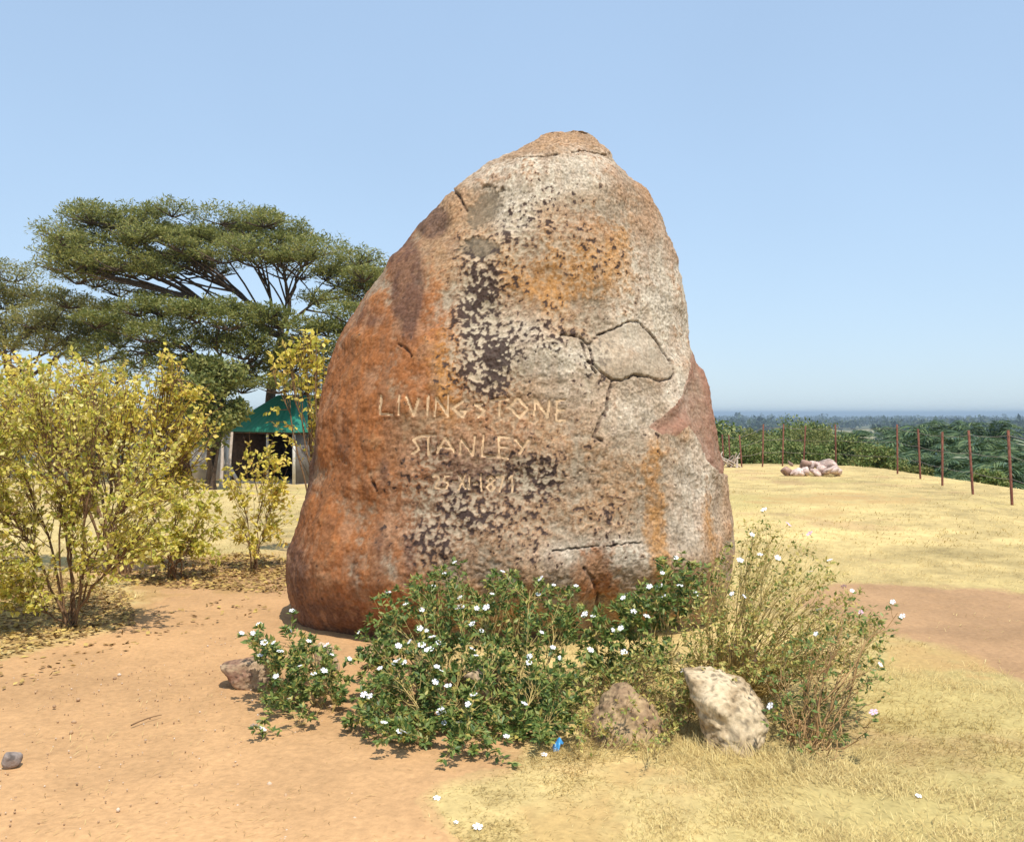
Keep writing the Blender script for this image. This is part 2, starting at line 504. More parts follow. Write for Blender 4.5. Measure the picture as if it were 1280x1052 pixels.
CRACKS = [([(700, 418), (725, 421), (737, 432), (741, 455), (752, 466), (766, 475), (778, 475), (793, 468), (808, 470), (825, 476), (838, 473), (843, 468)], 1.5),
          ([(737, 430), (748, 418), (768, 411), (785, 402), (797, 401), (808, 412), (822, 430), (836, 450), (843, 466)], 1.7),
          ([(765, 476), (760, 492), (757, 512), (748, 530), (742, 546), (752, 550)], 2.4),
          ([(722, 418), (729, 432), (733, 450), (745, 466)], 1.6),
          ([(690, 688), (730, 684), (748, 682)], 1.0), ([(758, 683), (780, 679), (800, 678)], .9), ([(745, 765), (748, 745), (740, 722), (728, 708)], 2.6),
          ([(742, 800), (745, 770)], 3.5), ([(640, 197), (670, 196), (700, 192)], 1.0), ([(715, 191), (735, 190), (758, 194)], 1.1),
          ([(560, 232), (574, 245), (582, 262)], 2.0), ([(498, 430), (508, 436), (515, 446)], 2.0), ([(463, 597), (470, 612)], 2.4)]
PANEL = [(742, 430), (752, 417), (786, 404), (800, 404), (812, 418), (842, 466), (836, 474), (808, 470), (793, 467), (770, 476), (752, 465), (742, 452)]
SCAR = [(866, 436), (861, 462), (856, 486), (845, 506), (826, 522), (812, 533), (822, 544), (845, 543), (862, 530), (872, 548), (884, 572), (900, 592), (930, 600), (930, 470), (880, 436)]
GREYS = [[(606, 262 - 26), (622, 240), (628, 262), (622, 284), (604, 290), (590, 276), (592, 256)], [(590, 300), (612, 298), (622, 312), (612, 323), (594, 326), (582, 318)]]


def blob(u, v, L):
    w = np.zeros(u.shape)
    for b in L:
        cu, cv, ru, rv = b[:4]
        s = b[4] if len(b) > 4 else 1.0
        k = b[5] if len(b) > 5 else 0.0                     # slant: px to the right per px down
        w = np.maximum(w, s * np.exp(-0.7 * (((u - cu - k * (v - cv)) / ru) ** 2 + ((v - cv) / rv) ** 2) ** 1.35))
    return w


def build_stone():
    O = np.array(OUT, float)
    vv, ul, ur = O[:, 0], O[:, 1], O[:, 2]
    # outline on a vertical plane through the stone's middle
    vs = np.concatenate([np.geomspace(1, 60, 260)[:-1] + vv[0] - 1, np.linspace(vv[0] + 59, 790, 560)])
    sm = lambda a: np.convolve(np.pad(np.interp(vs, vv, a), 12, mode='edge'), np.hanning(27)[1:-1] / np.hanning(27).sum(), 'valid')
    sl_, sr_ = np.interp(vs, vv, ul), np.interp(vs, vv, ur)
    k = np.hanning(17); k /= k.sum()
    sl_, sr_ = [np.convolve(np.pad(a, 8, mode='edge'), k, 'valid') for a in (sl_, sr_)]
    zz0 = (HOR - vs) / FPX
    D = 7.5 + 0.10 * zz0 / 0.3
    z = EYE + zz0 * D
    xl, xr = (sl_ - CU) / FPX * D, (sr_ - CU) / FPX * D
    cx, hw = (xl + xr) / 2, (xr - xl) / 2
    af = np.interp(z, [-.3, 0, .25, .6, 1.2, 2.0, 2.8, 3.3, 3.6, 3.78, 3.86], [.62, .86, 1.10, 1.24, 1.15, .98, .78, .60, .44, .28, .12])
    kk = np.hanning(91); kk /= kk.sum()
    af = np.convolve(np.pad(af, 45, mode='edge'), kk, 'valid')
    ab = af * 0.95
    # angular samples, equal arc length, more of them in front
    th = np.linspace(0, 2 * np.pi, 8001)[:-1]
    n = 2.35
    ex, ey = np.sign(np.cos(th)) * np.abs(np.cos(th)) ** (2 / n), np.sign(np.sin(th)) * np.abs(np.sin(th)) ** (2 / n)
    ds = np.hypot(np.diff(ex, append=ex[0]), 0.62 * np.diff(ey, append=ey[0])) * np.where(ey > -0.15, 1.0, 0.25)
    cs = np.cumsum(ds); cs = (cs - cs[0]) / (cs[-1] - cs[0] + ds.mean())
    NA = 860
    ix = np.searchsorted(cs, np.arange(NA) / NA).clip(0, 7999)
    ex, ey = ex[ix], ey[ix]
    X = cx[:, None] + hw[:, None] * ex[None]
    Y = D[:, None] - np.where(ey > 0, af[:, None], ab[:, None]) * ey[None]
    Z = np.repeat(z[:, None], NA, 1)
    P = np.stack([X, Y, Z], -1)
    cap = np.array([cx[0], D[0], z[0] + 0.004])
    caps = [cap + (P[0] - cap) * f for f in (0.02, 0.25, 0.5, 0.75)]
    P = np.concatenate([np.stack(caps), P], 0)
    NR = P.shape[0]

    def normals(P):
        dr = np.gradient(P, axis=0)
        da = np.roll(P, -1, 1) - np.roll(P, 1, 1)
        N = np.cross(dr, da)
        return unit(N)

    N = normals(P)
    if (N[NR // 2, np.argmax(ey)] @ np.array([0, -1, 0])) < 0:
        N = -N
    sg = N.reshape(-1, 3)
    p = P.reshape(-1, 3)
    low = 0.085 * perlin(p, 0.9, 1) + 0.05 * perlin(p, 1.9, 2)
    side = 1 - 0.75 * np.abs(ex[None]) ** 6 * np.ones((NR, 1))        # keep the outline close to the traced one
    top = sstep(3.87, 3.3, Z if Z.shape[0] == NR else P[..., 2])
    p = p + sg * (low.reshape(NR, NA) * side * (0.25 + 0.75 * top)).ravel()[:, None]
    u, v = topix(p)
    # flat facets and scars
    pw = p + 0.02 * np.stack([perlin(p, 9, 91), 0 * p[:, 0], perlin(p, 9, 92)], -1)
    uw, vw = topix(pw)
    front = (ey[None] > -0.12) * np.ones((NR, 1)) > 0
    front = front.ravel()
    m1 = fbm(p, 4.0, 4, 3, 0.55)
    m2 = fbm(p, 24.0, 3, 9, 0.6) + 0.30 * (1 - 4.2 * np.abs(perlin(p, 19, 17)))
    m3 = perlin(p, 62.0, 13)
    m4 = perlin(p, 130.0, 14)
    lich = blob(u, v, [(598, 390, 34, 95, 1), (608, 455, 48, 48, 1), (645, 300, 50, 55, .62), (640, 420, 30, 70, .6), (720, 320, 60, 55, .45), (700, 260, 50, 40, .42), (660, 598, 48, 34, .95),
                        (690, 420, 40, 50, .5), (580, 640, 62, 44, .8), (545, 660, 40, 50, .7), (600, 575, 70, 30, .15), (540, 570, 26, 26, .55), (535, 610, 45, 20, .6), (640, 650, 60, 50, .55), (700, 560, 90, 80, .32),
                        (720, 640, 100, 60, .34), (800, 560, 60, 60, .25), (740, 440, 30, 60, .5), (780, 350, 40, 60, .25)]) * front
    smoothz = blob(u, v, [(420, 620, 90, 220, 1), (470, 450, 80, 120, .9), (520, 350, 30, 90, .8), (690, 355, 38, 32, .7)])
    panel = inpoly(u, v, PANEL) & front
    scar = inpoly(uw, vw, SCAR) & front
    greyw = sstep(0.45, 0.75, blob(u, v, [(606, 262, 22, 26, 1, -.35), (600, 311, 24, 13, 1)]) + 0.3 * m1 + 0.25 * m2) * front
    grey = greyw > 0.5
    rough = np.clip(1 - 0.55 * smoothz, 0.3, 1) * np.where(panel | grey, 0.35, 1)
    disp = 0.020 * m1 * (1 - 0.4 * (panel | grey)) + rough * ((0.0038 + 0.005 * lich) * m2 + 0.0024 * m3 + 0.0014 * m4)
    pits = sstep(0.12, 0.42, m2 + 0.35 * m3 - 0.75 + 1.0 * lich)
    disp -= 0.010 * pits * rough
    disp -= 0.030 * scar * sstep(0, 14, dseg(u, v, [q for q in SCAR[:11]]))
    disp += 0.006 * panel
    disp -= 0.012 * greyw
    crack = np.zeros(len(p))
    jw = 1.4 * perlin(p, 28, 77)
    for line, w in CRACKS:
        lu, lv = np.array(line).T
        sel = front & (u > lu.min() - 12) & (u < lu.max() + 12) & (v > lv.min() - 12) & (v < lv.max() + 12)
        d = dseg(u[sel] + jw[sel], v[sel] + jw[sel], line)
        c = sstep(w * 1.25, w * 0.3, d) * np.clip(0.75 + 0.6 * m2[sel], 0.25, 1)
        crack[sel] = np.maximum(crack[sel], c)
    disp -= 0.028 * crack
    # lower bulges above the ground, to the right
    disp += 0.07 * blob(u, v, [(700, 740, 55, 45), (840, 730, 70, 50)]) - 0.05 * blob(u, v, [(745, 760, 12, 60)])
    disp += 0.05 * blob(u, v, [(415, 715, 60, 70)])
    carve = np.zeros(len(p))
    sel = front & (u > 468) & (u < 715) & (v > 488) & (v < 620)
    us, vs_ = u[sel] + 0.5 * perlin(p[sel], 22, 66), v[sel] + 0.5 * perlin(p[sel], 22, 67)
    dm = np.full(sel.sum(), 99.0)
    for s in CARVED:
        dm = np.minimum(dm, dseg(us, vs_, s))
    dm = np.where(vs_ > 588, dm * 1.12, dm)
    carve[sel] = sstep(2.6, 1.0, dm + 0.2 * perlin(p[sel], 30, 68))
    disp = disp * (1 - 0.75 * carve) - 0.009 * carve
    ok = np.ones(len(p)); ok[:4 * NA] = 0.3
    p = p + sg * (disp * ok)[:, None]

    # ---- the stone's own colours
    grn = np.array([.325, .245, .165]); tan = np.array([.33, .195, .10]); orange = np.array([.30, .105, .03]); brown = np.array([.10, .054, .038])
    ochre = np.array([.38, .18, .05]); pale = np.array([.50, .425, .325]); dark = np.array([.05, .032, .028]); red = np.array([.275, .135, .088])
    col = grn + (tan - grn) * (sstep(-0.5, 0.6, m1 + 0.3 * m2))[:, None]
    mix = lambda c, t, w: c + (np.asarray(t) - c) * np.clip(w, 0, 1)[:, None]
    br = lambda w, a=0.5: sstep(0.12, 0.80, w + a * 0.5 * (m1 + 0.6 * m2))
    col = mix(col, tan, 0.9 * br(blob(u, v, [(570, 290, 60, 80, .9), (620, 190, 70, 22, .8), (710, 178, 60, 22, .9), (560, 500, 150, 60, .85), (640, 540, 90, 70, .9), (600, 620, 110, 80, .8), (690, 350, 80, 70, .8), (760, 560, 60, 60, .5), (700, 640, 80, 50, .5), (480, 560, 110, 120, .9)])))
    pl = blob(u, v, [(655, 225, 62, 30, 1), (720, 215, 60, 28, .8), (640, 265, 30, 30, .8), (805, 375, 46, 80, 1.0), (838, 370, 32, 90, 1.0), (790, 520, 50, 40, .6), (860, 650, 40, 50, .6), (700, 450, 70, 26, .8), (650, 430, 40, 50, .6), (720, 490, 60, 25, .5), (760, 690, 90, 22, .75), (870, 600, 30, 60, .75), (850, 490, 25, 40, .8)])
    col = mix(col, pale, 0.85 * br(pl, 0.6))
    og = blob(u, v, [(425, 500, 70, 130, 1), (395, 700, 70, 110, 1), (515, 430, 50, 80, .95), (545, 480, 45, 40, .8), (470, 430, 50, 60, 1), (450, 640, 90, 70, .75), (505, 660, 18, 80, .9), (440, 700, 14, 90, .8), (520, 590, 60, 60, .65), (600, 530, 80, 40, .42),
                     (470, 760, 80, 50, .7), (500, 330, 20, 60, .8), (560, 420, 20, 50, .55), (740, 715, 22, 34, .95, .15), (770, 745, 20, 40, .5)])
    col = mix(col, orange, 0.92 * br(og, 0.75))
    col = mix(col, ochre, 0.85 * br(blob(u, v, [(752, 312, 34, 44, 1), (735, 350, 60, 40, .6), (690, 355, 42, 34, .75), (816, 600, 13, 40, .9), (818, 655, 14, 38, 1), (822, 700, 10, 30, .7), (885, 660, 8, 40, .6), (650, 340, 40, 40, .5), (680, 320, 40, 30, .5), (560, 470, 22, 60, .6), (850, 560, 12, 30, .4)]), 0.8))
    col = mix(col, [.30, .17, .09], 0.7 * br(blob(u, v, [(738, 284, 32, 20, .95), (800, 240, 40, 45, .6), (810, 280, 22, 50, .7), (838, 300, 12, 40, .8), (735, 708, 22, 16, .9), (620, 580, 90, 50, .8), (590, 650, 100, 50, .85), (530, 560, 50, 40, .5), (395, 760, 40, 60, .7), (740, 780, 60, 40, .5), (870, 740, 40, 40, .5)]), 0.7))
    col = mix(col, brown, 0.85 * br(blob(u, v, [(509, 358, 17, 52, 1.6), (505, 330, 16, 22, 1.1), (540, 276, 17, 18, 1.7), (515, 400, 9, 30, .7), (520, 270, 16, 10, .5), (385, 590, 8, 60, 1.0, -.15), (450, 395, 30, 14, .5), (590, 600, 80, 45, .55), (650, 600, 40, 30, .7), (535, 565, 30, 22, .55), (480, 690, 14, 40, .45), (430, 560, 10, 60, .4), (512, 690, 10, 30, .6), (480, 590, 8, 22, .5), (350, 740, 20, 60, .5), (400, 780, 70, 34, 1.1), (370, 720, 24, 60, .8), (470, 790, 60, 30, .7), (545, 640, 70, 50, .5), (465, 400, 20, 10, .6)]), 0.45))
    # run-off streaks down the face
    ps = p * np.array([9.0, 9.0, 1.1])
    st = fbm(ps, 1.0, 3, 57) + 0.35 * m1
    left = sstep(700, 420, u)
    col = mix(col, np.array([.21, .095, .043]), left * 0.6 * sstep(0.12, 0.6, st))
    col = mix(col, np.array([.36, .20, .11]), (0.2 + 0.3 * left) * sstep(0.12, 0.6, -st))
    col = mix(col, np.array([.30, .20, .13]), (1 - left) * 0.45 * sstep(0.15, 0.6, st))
    col = col * (1 + 0.16 * m1)[:, None]
    # pale and dark mineral flecks
    fl = sstep(0.16, 0.5, m3 + 0.5 * m4) * (0.22 + 0.36 * (1 - smoothz))
    col = mix(col, np.minimum(col * 1.5 + 0.05, 0.72), fl)
    fd = sstep(0.2, 0.5, -m3 + 0.5 * m4) * (0.28 + 0.42 * (1 - smoothz))
    col = mix(col, col * 0.40, fd)
    rim = lich * sstep(0.05, 0.3, -(m2 + 0.35 * m3))
    col = mix(col, np.array([.58, .49, .35]), 0.6 * rim)
    col = mix(col, dark, 0.93 * sstep(0.02, 0.22, m2 * 0.75 + 0.45 * m1 + 0.22 * m3 - 0.84 + 1.26 * lich))
    col = mix(col, [.36, .29, .205], 0.55 * panel * (0.8 + 0.5 * m2))
    col = mix(col, red, 0.88 * scar * np.clip(0.85 + 0.5 * m1, 0, 1))
    col = mix(col, np.array([.17, .135, .09]), 0.75 * greyw)
    ul_ = grey & (dseg(u, v, [(584, 312), (594, 326), (612, 324), (620, 314)]) < 5)
    col = mix(col, dark, 0.8 * ul_ * sstep(-0.3, 0.2, m2))
    col = mix(col, dark, 0.85 * crack)
    col = np.clip(col, 0.02, 0.8)
    colc = np.clip(np.array([.60, .41, .24]) * (1 + 0.25 * m2)[:, None], 0.02, 0.85)
    hard = carve > 0.42
    col = mix(col, colc, np.where(hard, 0.0, 0.5 * carve))

    i = np.arange(NR * NA).reshape(NR, NA)
    j = np.roll(i, -1, 1)
    F = np.stack([i[:-1], j[:-1], j[1:], i[1:]], -1).reshape(-1, 4)
    root = empty("standing_stone", (0.0, 7.4, 0.0))
    tag(root, "huge orange and grey weathered boulder carved with two names and a date", "boulder")
    inc = hard[F].sum(1) >= 3
    top_ring = i[0]
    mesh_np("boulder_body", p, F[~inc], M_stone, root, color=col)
    vc = v[F].mean(1)
    cc2 = mix(col, colc, 0.65 + 0.35 * carve)
    for lo, hi, lab in ((0, 541, "upper carved name, the longest line"), (541, 588, "second carved name, the middle line"), (588, 2000, "carved date, the lowest and smallest line")):
        fi = F[inc & (vc >= lo) & (vc < hi)]
        uq, inv = np.unique(fi, return_inverse=True)
        o = mesh_np("carved_lettering", p[uq], inv.reshape(-1, 4), M_stone, root, color=cc2[uq])
        o["label"] = lab


build_stone()


# ------------------------------------------------------------------ small stones at its foot
def ico(sub):
    b = bmesh.new()
    bmesh.ops.create_icosphere(b, subdivisions=sub, radius=1.0)
    V = np.array([q.co for q in b.verts]); F = np.array([[q.index for q in f.verts] for f in b.faces])
    b.free()
    return V, F


ICO5, ICO3 = ico(6), ico(3)


def rock_geo(size, seed, planes=14, geo=None, rough=0.05, soft=9.0):
    r = np.random.default_rng(seed)
    V, F = geo or ICO5
    n = unit(r.normal(size=(planes, 3))); d = r.uniform(0.62, 1.0, planes)
    q = np.maximum(V @ n.T, 0.0) / d
    rad = 1.0 / ((q ** soft).sum(1) ** (1 / soft) + 0.12)
    P = V * rad[:, None]
    P = P + V * (rough * fbm(P, 2.2, 4, seed % 90))[:, None] + V * (rough * 0.25 * fbm(P, 11, 3, seed % 70))[:, None]
    P /= np.abs(P).max(0)
    return P * np.array(size) / 2, F


def rock_obj(name, loc, size, seed, mat, rot=0, sink=0.12, geo=None, tint=None, planes=14, rough=0.06):
    P, F = rock_geo(size, seed, geo=geo, planes=planes, rough=rough)
    c, s = math.cos(rot), math.sin(rot)
    P = np.stack([P[:, 0] * c - P[:, 1] * s, P[:, 0] * s + P[:, 1] * c, P[:, 2]], -1)
    P[:, 2] += size[2] / 2 - size[2] * sink
    loc = np.array(loc, float)
    col = None
    if tint is not None:
        w = P + loc
        a, b = np.array(tint[0]), np.array(tint[1])
        k = sstep(-0.5, 0.5, fbm(w, 7, 4, seed % 50) + 0.4 * perlin(w, 55, 3))
        col = a + (b - a) * k[:, None]
        col = col * (1 - 0.55 * sstep(0.25, 0.5, perlin(w, 48, 7) + 0.4 * perlin(w, 110, 9)))[:, None]
    return mesh_np(name, P + loc, F, mat, color=col, loc=loc)


def gz(p):
    return float(ground_z(np.array([p[0]]), np.array([p[1]]))[0])


def slab_rock(name, px, d, thick, seed, tint, rough=.05):
    """a stone with the given outline facing the camera and a rounded, real thickness"""
    V, F = ICO5
    px = np.array(px, float); b0 = np.array([px[:, 0].mean(), px[:, 1].max()])
    px = b0 + (px - b0) * .91                                 # the weathered skin adds a little
    q = pix(*px.T, d)
    xz = q[:, [0, 2]]
    c = xz.mean(0)
    a = np.arctan2(xz[:, 1] - c[1], xz[:, 0] - c[0]); o = np.argsort(a)
    a, rr = a[o], np.hypot(*(xz - c).T)[o]
    ph = np.arctan2(V[:, 2], V[:, 0])
    Rf = np.interp(ph, np.concatenate([a - 2 * np.pi, a, a + 2 * np.pi]), np.tile(rr, 3))
    rho = np.hypot(V[:, 0], V[:, 2])
    s_ = np.sin(np.arcsin(np.clip(rho, 0, 1))) ** .6
    P = np.stack([Rf * s_ * np.cos(ph), np.sign(V[:, 1]) * np.abs(V[:, 1]) ** .8 * thick * (.5 + .5 * Rf / rr.max()), Rf * s_ * np.sin(ph)], -1)
    P[:, 1] += .35 * P[:, 2]                                  # the face leans back
    n = unit(P)
    rg = np.abs(perlin(P, 7, seed)) * 1.6 - .4
    P = P + n * (rough * fbm(P, 5, 3, seed + 1) * .5 + rough * .12 * rg + rough * .16 * fbm(P, 26, 3, seed + 2))[:, None]
    loc = np.array([c[0], d, 0.0])
    w = P + [c[0], d, c[1]]
    A, B = np.array(tint[0]), np.array(tint[1])
    k = sstep(-.5, .5, fbm(w, 8, 4, seed) + .4 * perlin(w, 55, 3))
    col = A + (B - A) * k[:, None]
    col = col * (1 - .5 * sstep(.2, .5, perlin(w, 42, 7) + .4 * perlin(w, 110, 9)))[:, None]
    return mesh_np(name, w, F, M_stone, color=col, loc=loc)


g = gpix(912, 938); o = slab_rock("pale_rock", [(856, 833), (880, 831), (915, 843), (945, 858), (964, 880), (960, 905), (950, 930), (945, 962), (900, 962), (882, 925), (876, 900), (868, 875), (858, 855)], g[1] + .12, .17, 21, ((.60, .47, .30), (.36, .26, .15)), .06)
tag(o, "pale cream rock with a bright sloping face among the dry stems", "rock")
g = gpix(772, 930); o = slab_rock("brown_rock", [(718, 958), (728, 915), (746, 880), (764, 860), (784, 852), (802, 864), (822, 884), (842, 915), (852, 958)], g[1] + .14, .18, 35, ((.42, .29, .155), (.28, .18, .10)), .05)
tag(o, "dull brown peaked rock between the white-flowered plant and the pale rock", "rock")
g = gpix(312, 862); o = rock_obj("flat_rock", (g[0] + .02, g[1] + .1, 0), (.42, .26, .20), 48, M_stone, 0.15, 0.2, tint=((.40, .28, .17), (.25, .14, .09)), planes=10)
tag(o, "flat brown stone lying on the bare earth left of the flowers", "rock")
g = gpix(398, 850); o = rock_obj("pinkish_stone", (g[0], g[1] + .16, 0), (.19, .15, .22), 52, M_stone, 0.4, 0.1, tint=((.60, .44, .30), (.46, .32, .20)), planes=12)
tag(o, "small pinkish stone inside the leftmost flowering plant", "rock")
g = gpix(462, 846); o = rock_obj("tan_rock", (g[0], g[1] + .25, 0), (.30, .26, .24), 61, M_stone, 0.9, 0.1, tint=((.52, .36, .22), (.40, .26, .15)), planes=12)
tag(o, "tan rock under the boulder edge between two flowering plants", "rock")
g = gpix(600, 905); o = rock_obj("dusty_rock", (g[0], g[1] + .3, 0), (.34, .3, .26), 66, M_stone, 0.2, 0.1, tint=((.46, .34, .22), (.36, .24, .14)), planes=12)
tag(o, "dusty rock showing behind the stems of the largest flowering plant", "rock")
g = gpix(905, 862); o = rock_obj("half_buried_rock", (g[0] + .16, g[1] + .3, 0), (.46, .36, .24), 67, M_stone, 0.6, 0.1, tint=((.38, .26, .15), (.30, .19, .11)), planes=12)
tag(o, "brown rock behind the pale rock under the dry stems", "rock")
g = gpix(11, 960); o = rock_obj("grey_stone", (g[0], g[1] + .03, 0), (.085, .07, .075), 71, M_stone, 0.3, 0.08, geo=ICO3, tint=((.36, .30, .26), (.26, .21, .18)), planes=12)
tag(o, "small grey stone alone on the bare earth at the picture's edge", "stone")

# ---- the heap of broken stone on the far lawn
heap = [(983, 594, .34), (992, 593, .36), (1000, 592, .34), (1008, 595, .36), (1017, 593, .40), (1025, 595, .36), (1033, 594, .34), (1041, 594, .36), (1048, 594, .30), (1005, 586, .40), (1014, 585, .36), (1023, 587, .32), (1036, 584, .46), (1042, 588, .32), (990, 588, .34), (1030, 590, .3)]
for k, (u, v, s) in enumerate(heap):
    up = v < 591
    g = gpix(u, 594.5)
    d = g[1] + (0.35 if up else random.uniform(-.12, .12))
    x = (u - CU) / FPX * d
    a = random.uniform(.75, 1.1)
    dk = k in (0, 9, 14)
    o = rock_obj("broken_rock", (x, d, 0.13 if up else 0.0), (s * 1.2, s * a, s * random.uniform(.7, .95)), 100 + k, M_stone, random.uniform(0, 3), 0.1, geo=ICO3,
                 tint=((.40, .25, .19), (.30, .19, .14)) if dk else ((.72, .56, .48), (.50, .36, .30)), planes=9)
    if dk:
        tag(o, "darker brownish broken rock in the low heap on the far lawn", "rock", "heap of broken rocks on the lawn")
    else:
        tag(o, "pinkish white broken rock in the low heap on the far lawn", "rock", "heap of broken rocks on the lawn")


# ------------------------------------------------------------------ flowering plants
M_petal, _n, _l, _b = new_mat("white_petal")
_b.inputs["Base Color"].default_value = (.84, .83, .84, 1); _b.inputs["Roughness"].default_value = .55
M_pink, _n, _l, _b = new_mat("pink_petal")
_b.inputs["Base Color"].default_value = (.78, .50, .62, 1); _b.inputs["Roughness"].default_value = .55
M_eye, _n, _l, _b = new_mat("flower_eye")
_b.inputs["Base Color"].default_value = (.62, .48, .16, 1); _b.inputs["Roughness"].default_value = .6


def flower_mesh(name, mat):
    V, F, mi = [(0, 0, 0)], [], []
    for k in range(5):
        a = k * 2 * math.pi / 5
        def at(r, da, z):
            V.append((r * math.cos(a + da), r * math.sin(a + da), z)); return len(V) - 1
        i0, i1 = at(.003, -.6, 0), at(.003, .6, 0)
        m0, m1 = at(.014, -.50, .0035), at(.014, .50, .0035)
        c = at(.015, 0, .0015)
        t0, t1 = at(.021, -.40, .0025), at(.0215, .34, .0045)
        F += [(i0, m0, c, i1), (i1, c, m1, m1)][:1]; mi.append(0)
        F.append((i1, c, t1, m1)); mi.append(0)
        F.append((m0, t0, t1, c)); mi.append(0)
    n = len(V)
    for k in range(6):
        V.append((.0032 * math.cos(k * math.pi / 3), .0032 * math.sin(k * math.pi / 3), .0012))
    F.append((n, n + 1, n + 2, n + 3)); F.append((n, n + 3, n + 4, n + 5)); mi += [1, 1]
    for k in range(6):                                   # the tube below
        V.append((.001 * math.cos(k * math.pi / 3), .001 * math.sin(k * math.pi / 3), -.022))
    for k in range(6):
        F.append((n + k, n + (k + 1) % 6, n + 6 + (k + 1) % 6, n + 6 + k)); mi.append(1)
    m = bpy.data.meshes.new(name)
    m.from_pydata(V, [], F)
    m.materials.append(mat); m.materials.append(M_eye)
    for p_, q in zip(m.polygons, mi):
        p_.material_index = q
    return m


FL_W, FL_P = flower_mesh("white_flower", M_petal), flower_mesh("pink_flower", M_pink)


def put_flower(parent, p, mesh, size, r, tilt=None):
    o = bpy.data.objects.new("flower", mesh)
    link(o, parent)
    o.location = Vector(p) - (parent.location if parent else Vector((0, 0, 0)))
    d = Vector((r.normal(0, .5) + .08, r.normal(0, .45) - .45, 1.0)) if tilt is None else Vector(tilt)
    q = d.to_track_quat('Z', 'Y')
    o.rotation_mode = 'QUATERNION'
    o.rotation_quaternion = q
    o.scale = (size,) * 3
    return o


def in_outline(poly, n, r):
    U = np.array(poly, float)
    lo, hi = U.min(0), U.max(0)
    out = []
    while len(out) < n:
        q = r.uniform(lo, hi, (n * 3, 2))
        q = q[inpoly(q[:, 0], q[:, 1], poly)]
        out += list(q)
    return np.array(out[:n])


def flowering_plant(root_px, outline, depth, flowers, n_stem, label, seed, leaf_mat, stem_mat, per=15, L=(.034, .056), k1=9, r0=.007, t0=.45, rosette=6, pinks=(), fsize=1.0, lean=0.0, group=None, name="flowering_plant", rmove=.6):
    r = np.random.default_rng(seed)
    g = gpix(*root_px)
    root = empty(name, (g[0], g[1], 0))
    tag(root, label, "plant", group)
    q = in_outline(outline, n_stem, r)
    dr = depth(q[:, 0], q[:, 1]) + r.normal(0, 0.16, n_stem)
    T = pix(q[:, 0], q[:, 1], dr)
    fl = np.array([f[:2] for f in flowers], float)
    fd = depth(fl[:, 0], fl[:, 1]) - np.abs(r.normal(0, .06, len(fl))) - 0.27
    FT = pix(fl[:, 0], fl[:, 1], fd)
    FT[:, 2] = np.maximum(FT[:, 2], .05)
    T[:, 2] = np.maximum(T[:, 2], r.uniform(.03, .10, n_stem))
    A = np.concatenate([T, FT - [0, 0, .018]])
    main, rm, tw, rt = skel(g, A, k1, r, spread=.22, r0=r0, lift=.5, rmove=rmove)
    V, F = cat_geo([tubes(main, rm, 5), tubes(tw, rt, 4)])
    mesh_np("stems", V, F, stem_mat, root)
    P, D = along(tw, per, t0, 1.0, r)
    a = r.normal(size=P.shape)
    D2 = unit(D * .55 + unit(np.cross(D, a)) * .9 + [0, 0, .12])
    N = unit(np.array([0, -.15, 1.0]) + r.normal(0, .45, P.shape))
    E = np.repeat(tw[:, -1], rosette, 0)
    ED = unit(np.repeat(unit(tw[:, -1] - tw[:, -2]), rosette, 0) * .5 + unit(r.normal(size=E.shape)) * [1, 1, .5])
    EN = unit(np.array([0, -.1, 1.0]) + r.normal(0, .3, E.shape))
    P, D2, N = np.concatenate([P, E]), np.concatenate([D2, ED]), np.concatenate([N, EN])
    LL = r.uniform(*L, len(P))
    V, F = leaves(P, D2, N, LL, LL * r.uniform(.40, .55, len(P)), .2, .12)
    V[:, 2] = np.maximum(V[:, 2], .006)
    mesh_np("foliage", V, F, leaf_mat, root)
    for k, f in enumerate(FT):
        put_flower(root, f, FL_P if k in pinks else FL_W, fsize * r.uniform(.62, 1.08), r)
    return root


F_MAIN = [(568, 703), (628, 714), (676, 723), (692, 731), (485, 740), (557, 718), (542, 732), (575, 747), (507, 755), (527, 762), (570, 761), (576, 758), (596, 760), (608, 759), (590, 780), (615, 742), (673, 743), (720, 732),
          (731, 768), (525, 785), (533, 788), (540, 796), (498, 807), (512, 802), (527, 806), (533, 812), (538, 811), (548, 803), (498, 825), (504, 828), (475, 835), (494, 828), (590, 811), (595, 819), (602, 788), (677, 790), (661, 828),
          (662, 820), (546, 833), (551, 838), (544, 852), (560, 857), (592, 868), (585, 880), (655, 879), (554, 887), (550, 889), (555, 903), (574, 903), (480, 903), (504, 914), (499, 914), (462, 870), (455, 868), (633, 920), (449, 790), (691, 809), (700, 822)]
P_MAIN = [(440, 790), (470, 740), (540, 712), (570, 700), (640, 715), (715, 730), (735, 770), (720, 800), (735, 850), (725, 900), (695, 950), (640, 972), (560, 968), (480, 945), (430, 905), (435, 870), (455, 850), (440, 820)]
flowering_plant((600, 935), P_MAIN, lambda u, v: 5.6 - 1.1 * sstep(700, 955, v), F_MAIN, 620,
                "large bushy green plant with dozens of white flowers below the carved words", 201, M_gleaf, M_pstem, per=13, k1=40, r0=.006, rosette=9, t0=.4, L=(.028, .046))
F_LEFT = [(365, 763), (362, 787), (302, 791), (324, 780), (316, 791), (386, 801), (408, 806), (342, 803), (330, 803), (350, 814), (325, 819), (345, 845), (361, 873), (405, 838), (318, 907), (328, 918), (437, 823), (375, 832), (392, 842), (415, 818)]
P_LEFT = [(300, 795), (330, 780), (345, 800), (360, 765), (372, 790), (410, 800), (432, 822), (440, 850), (425, 890), (390, 900), (350, 915), (315, 918), (335, 890), (345, 850), (320, 825)]
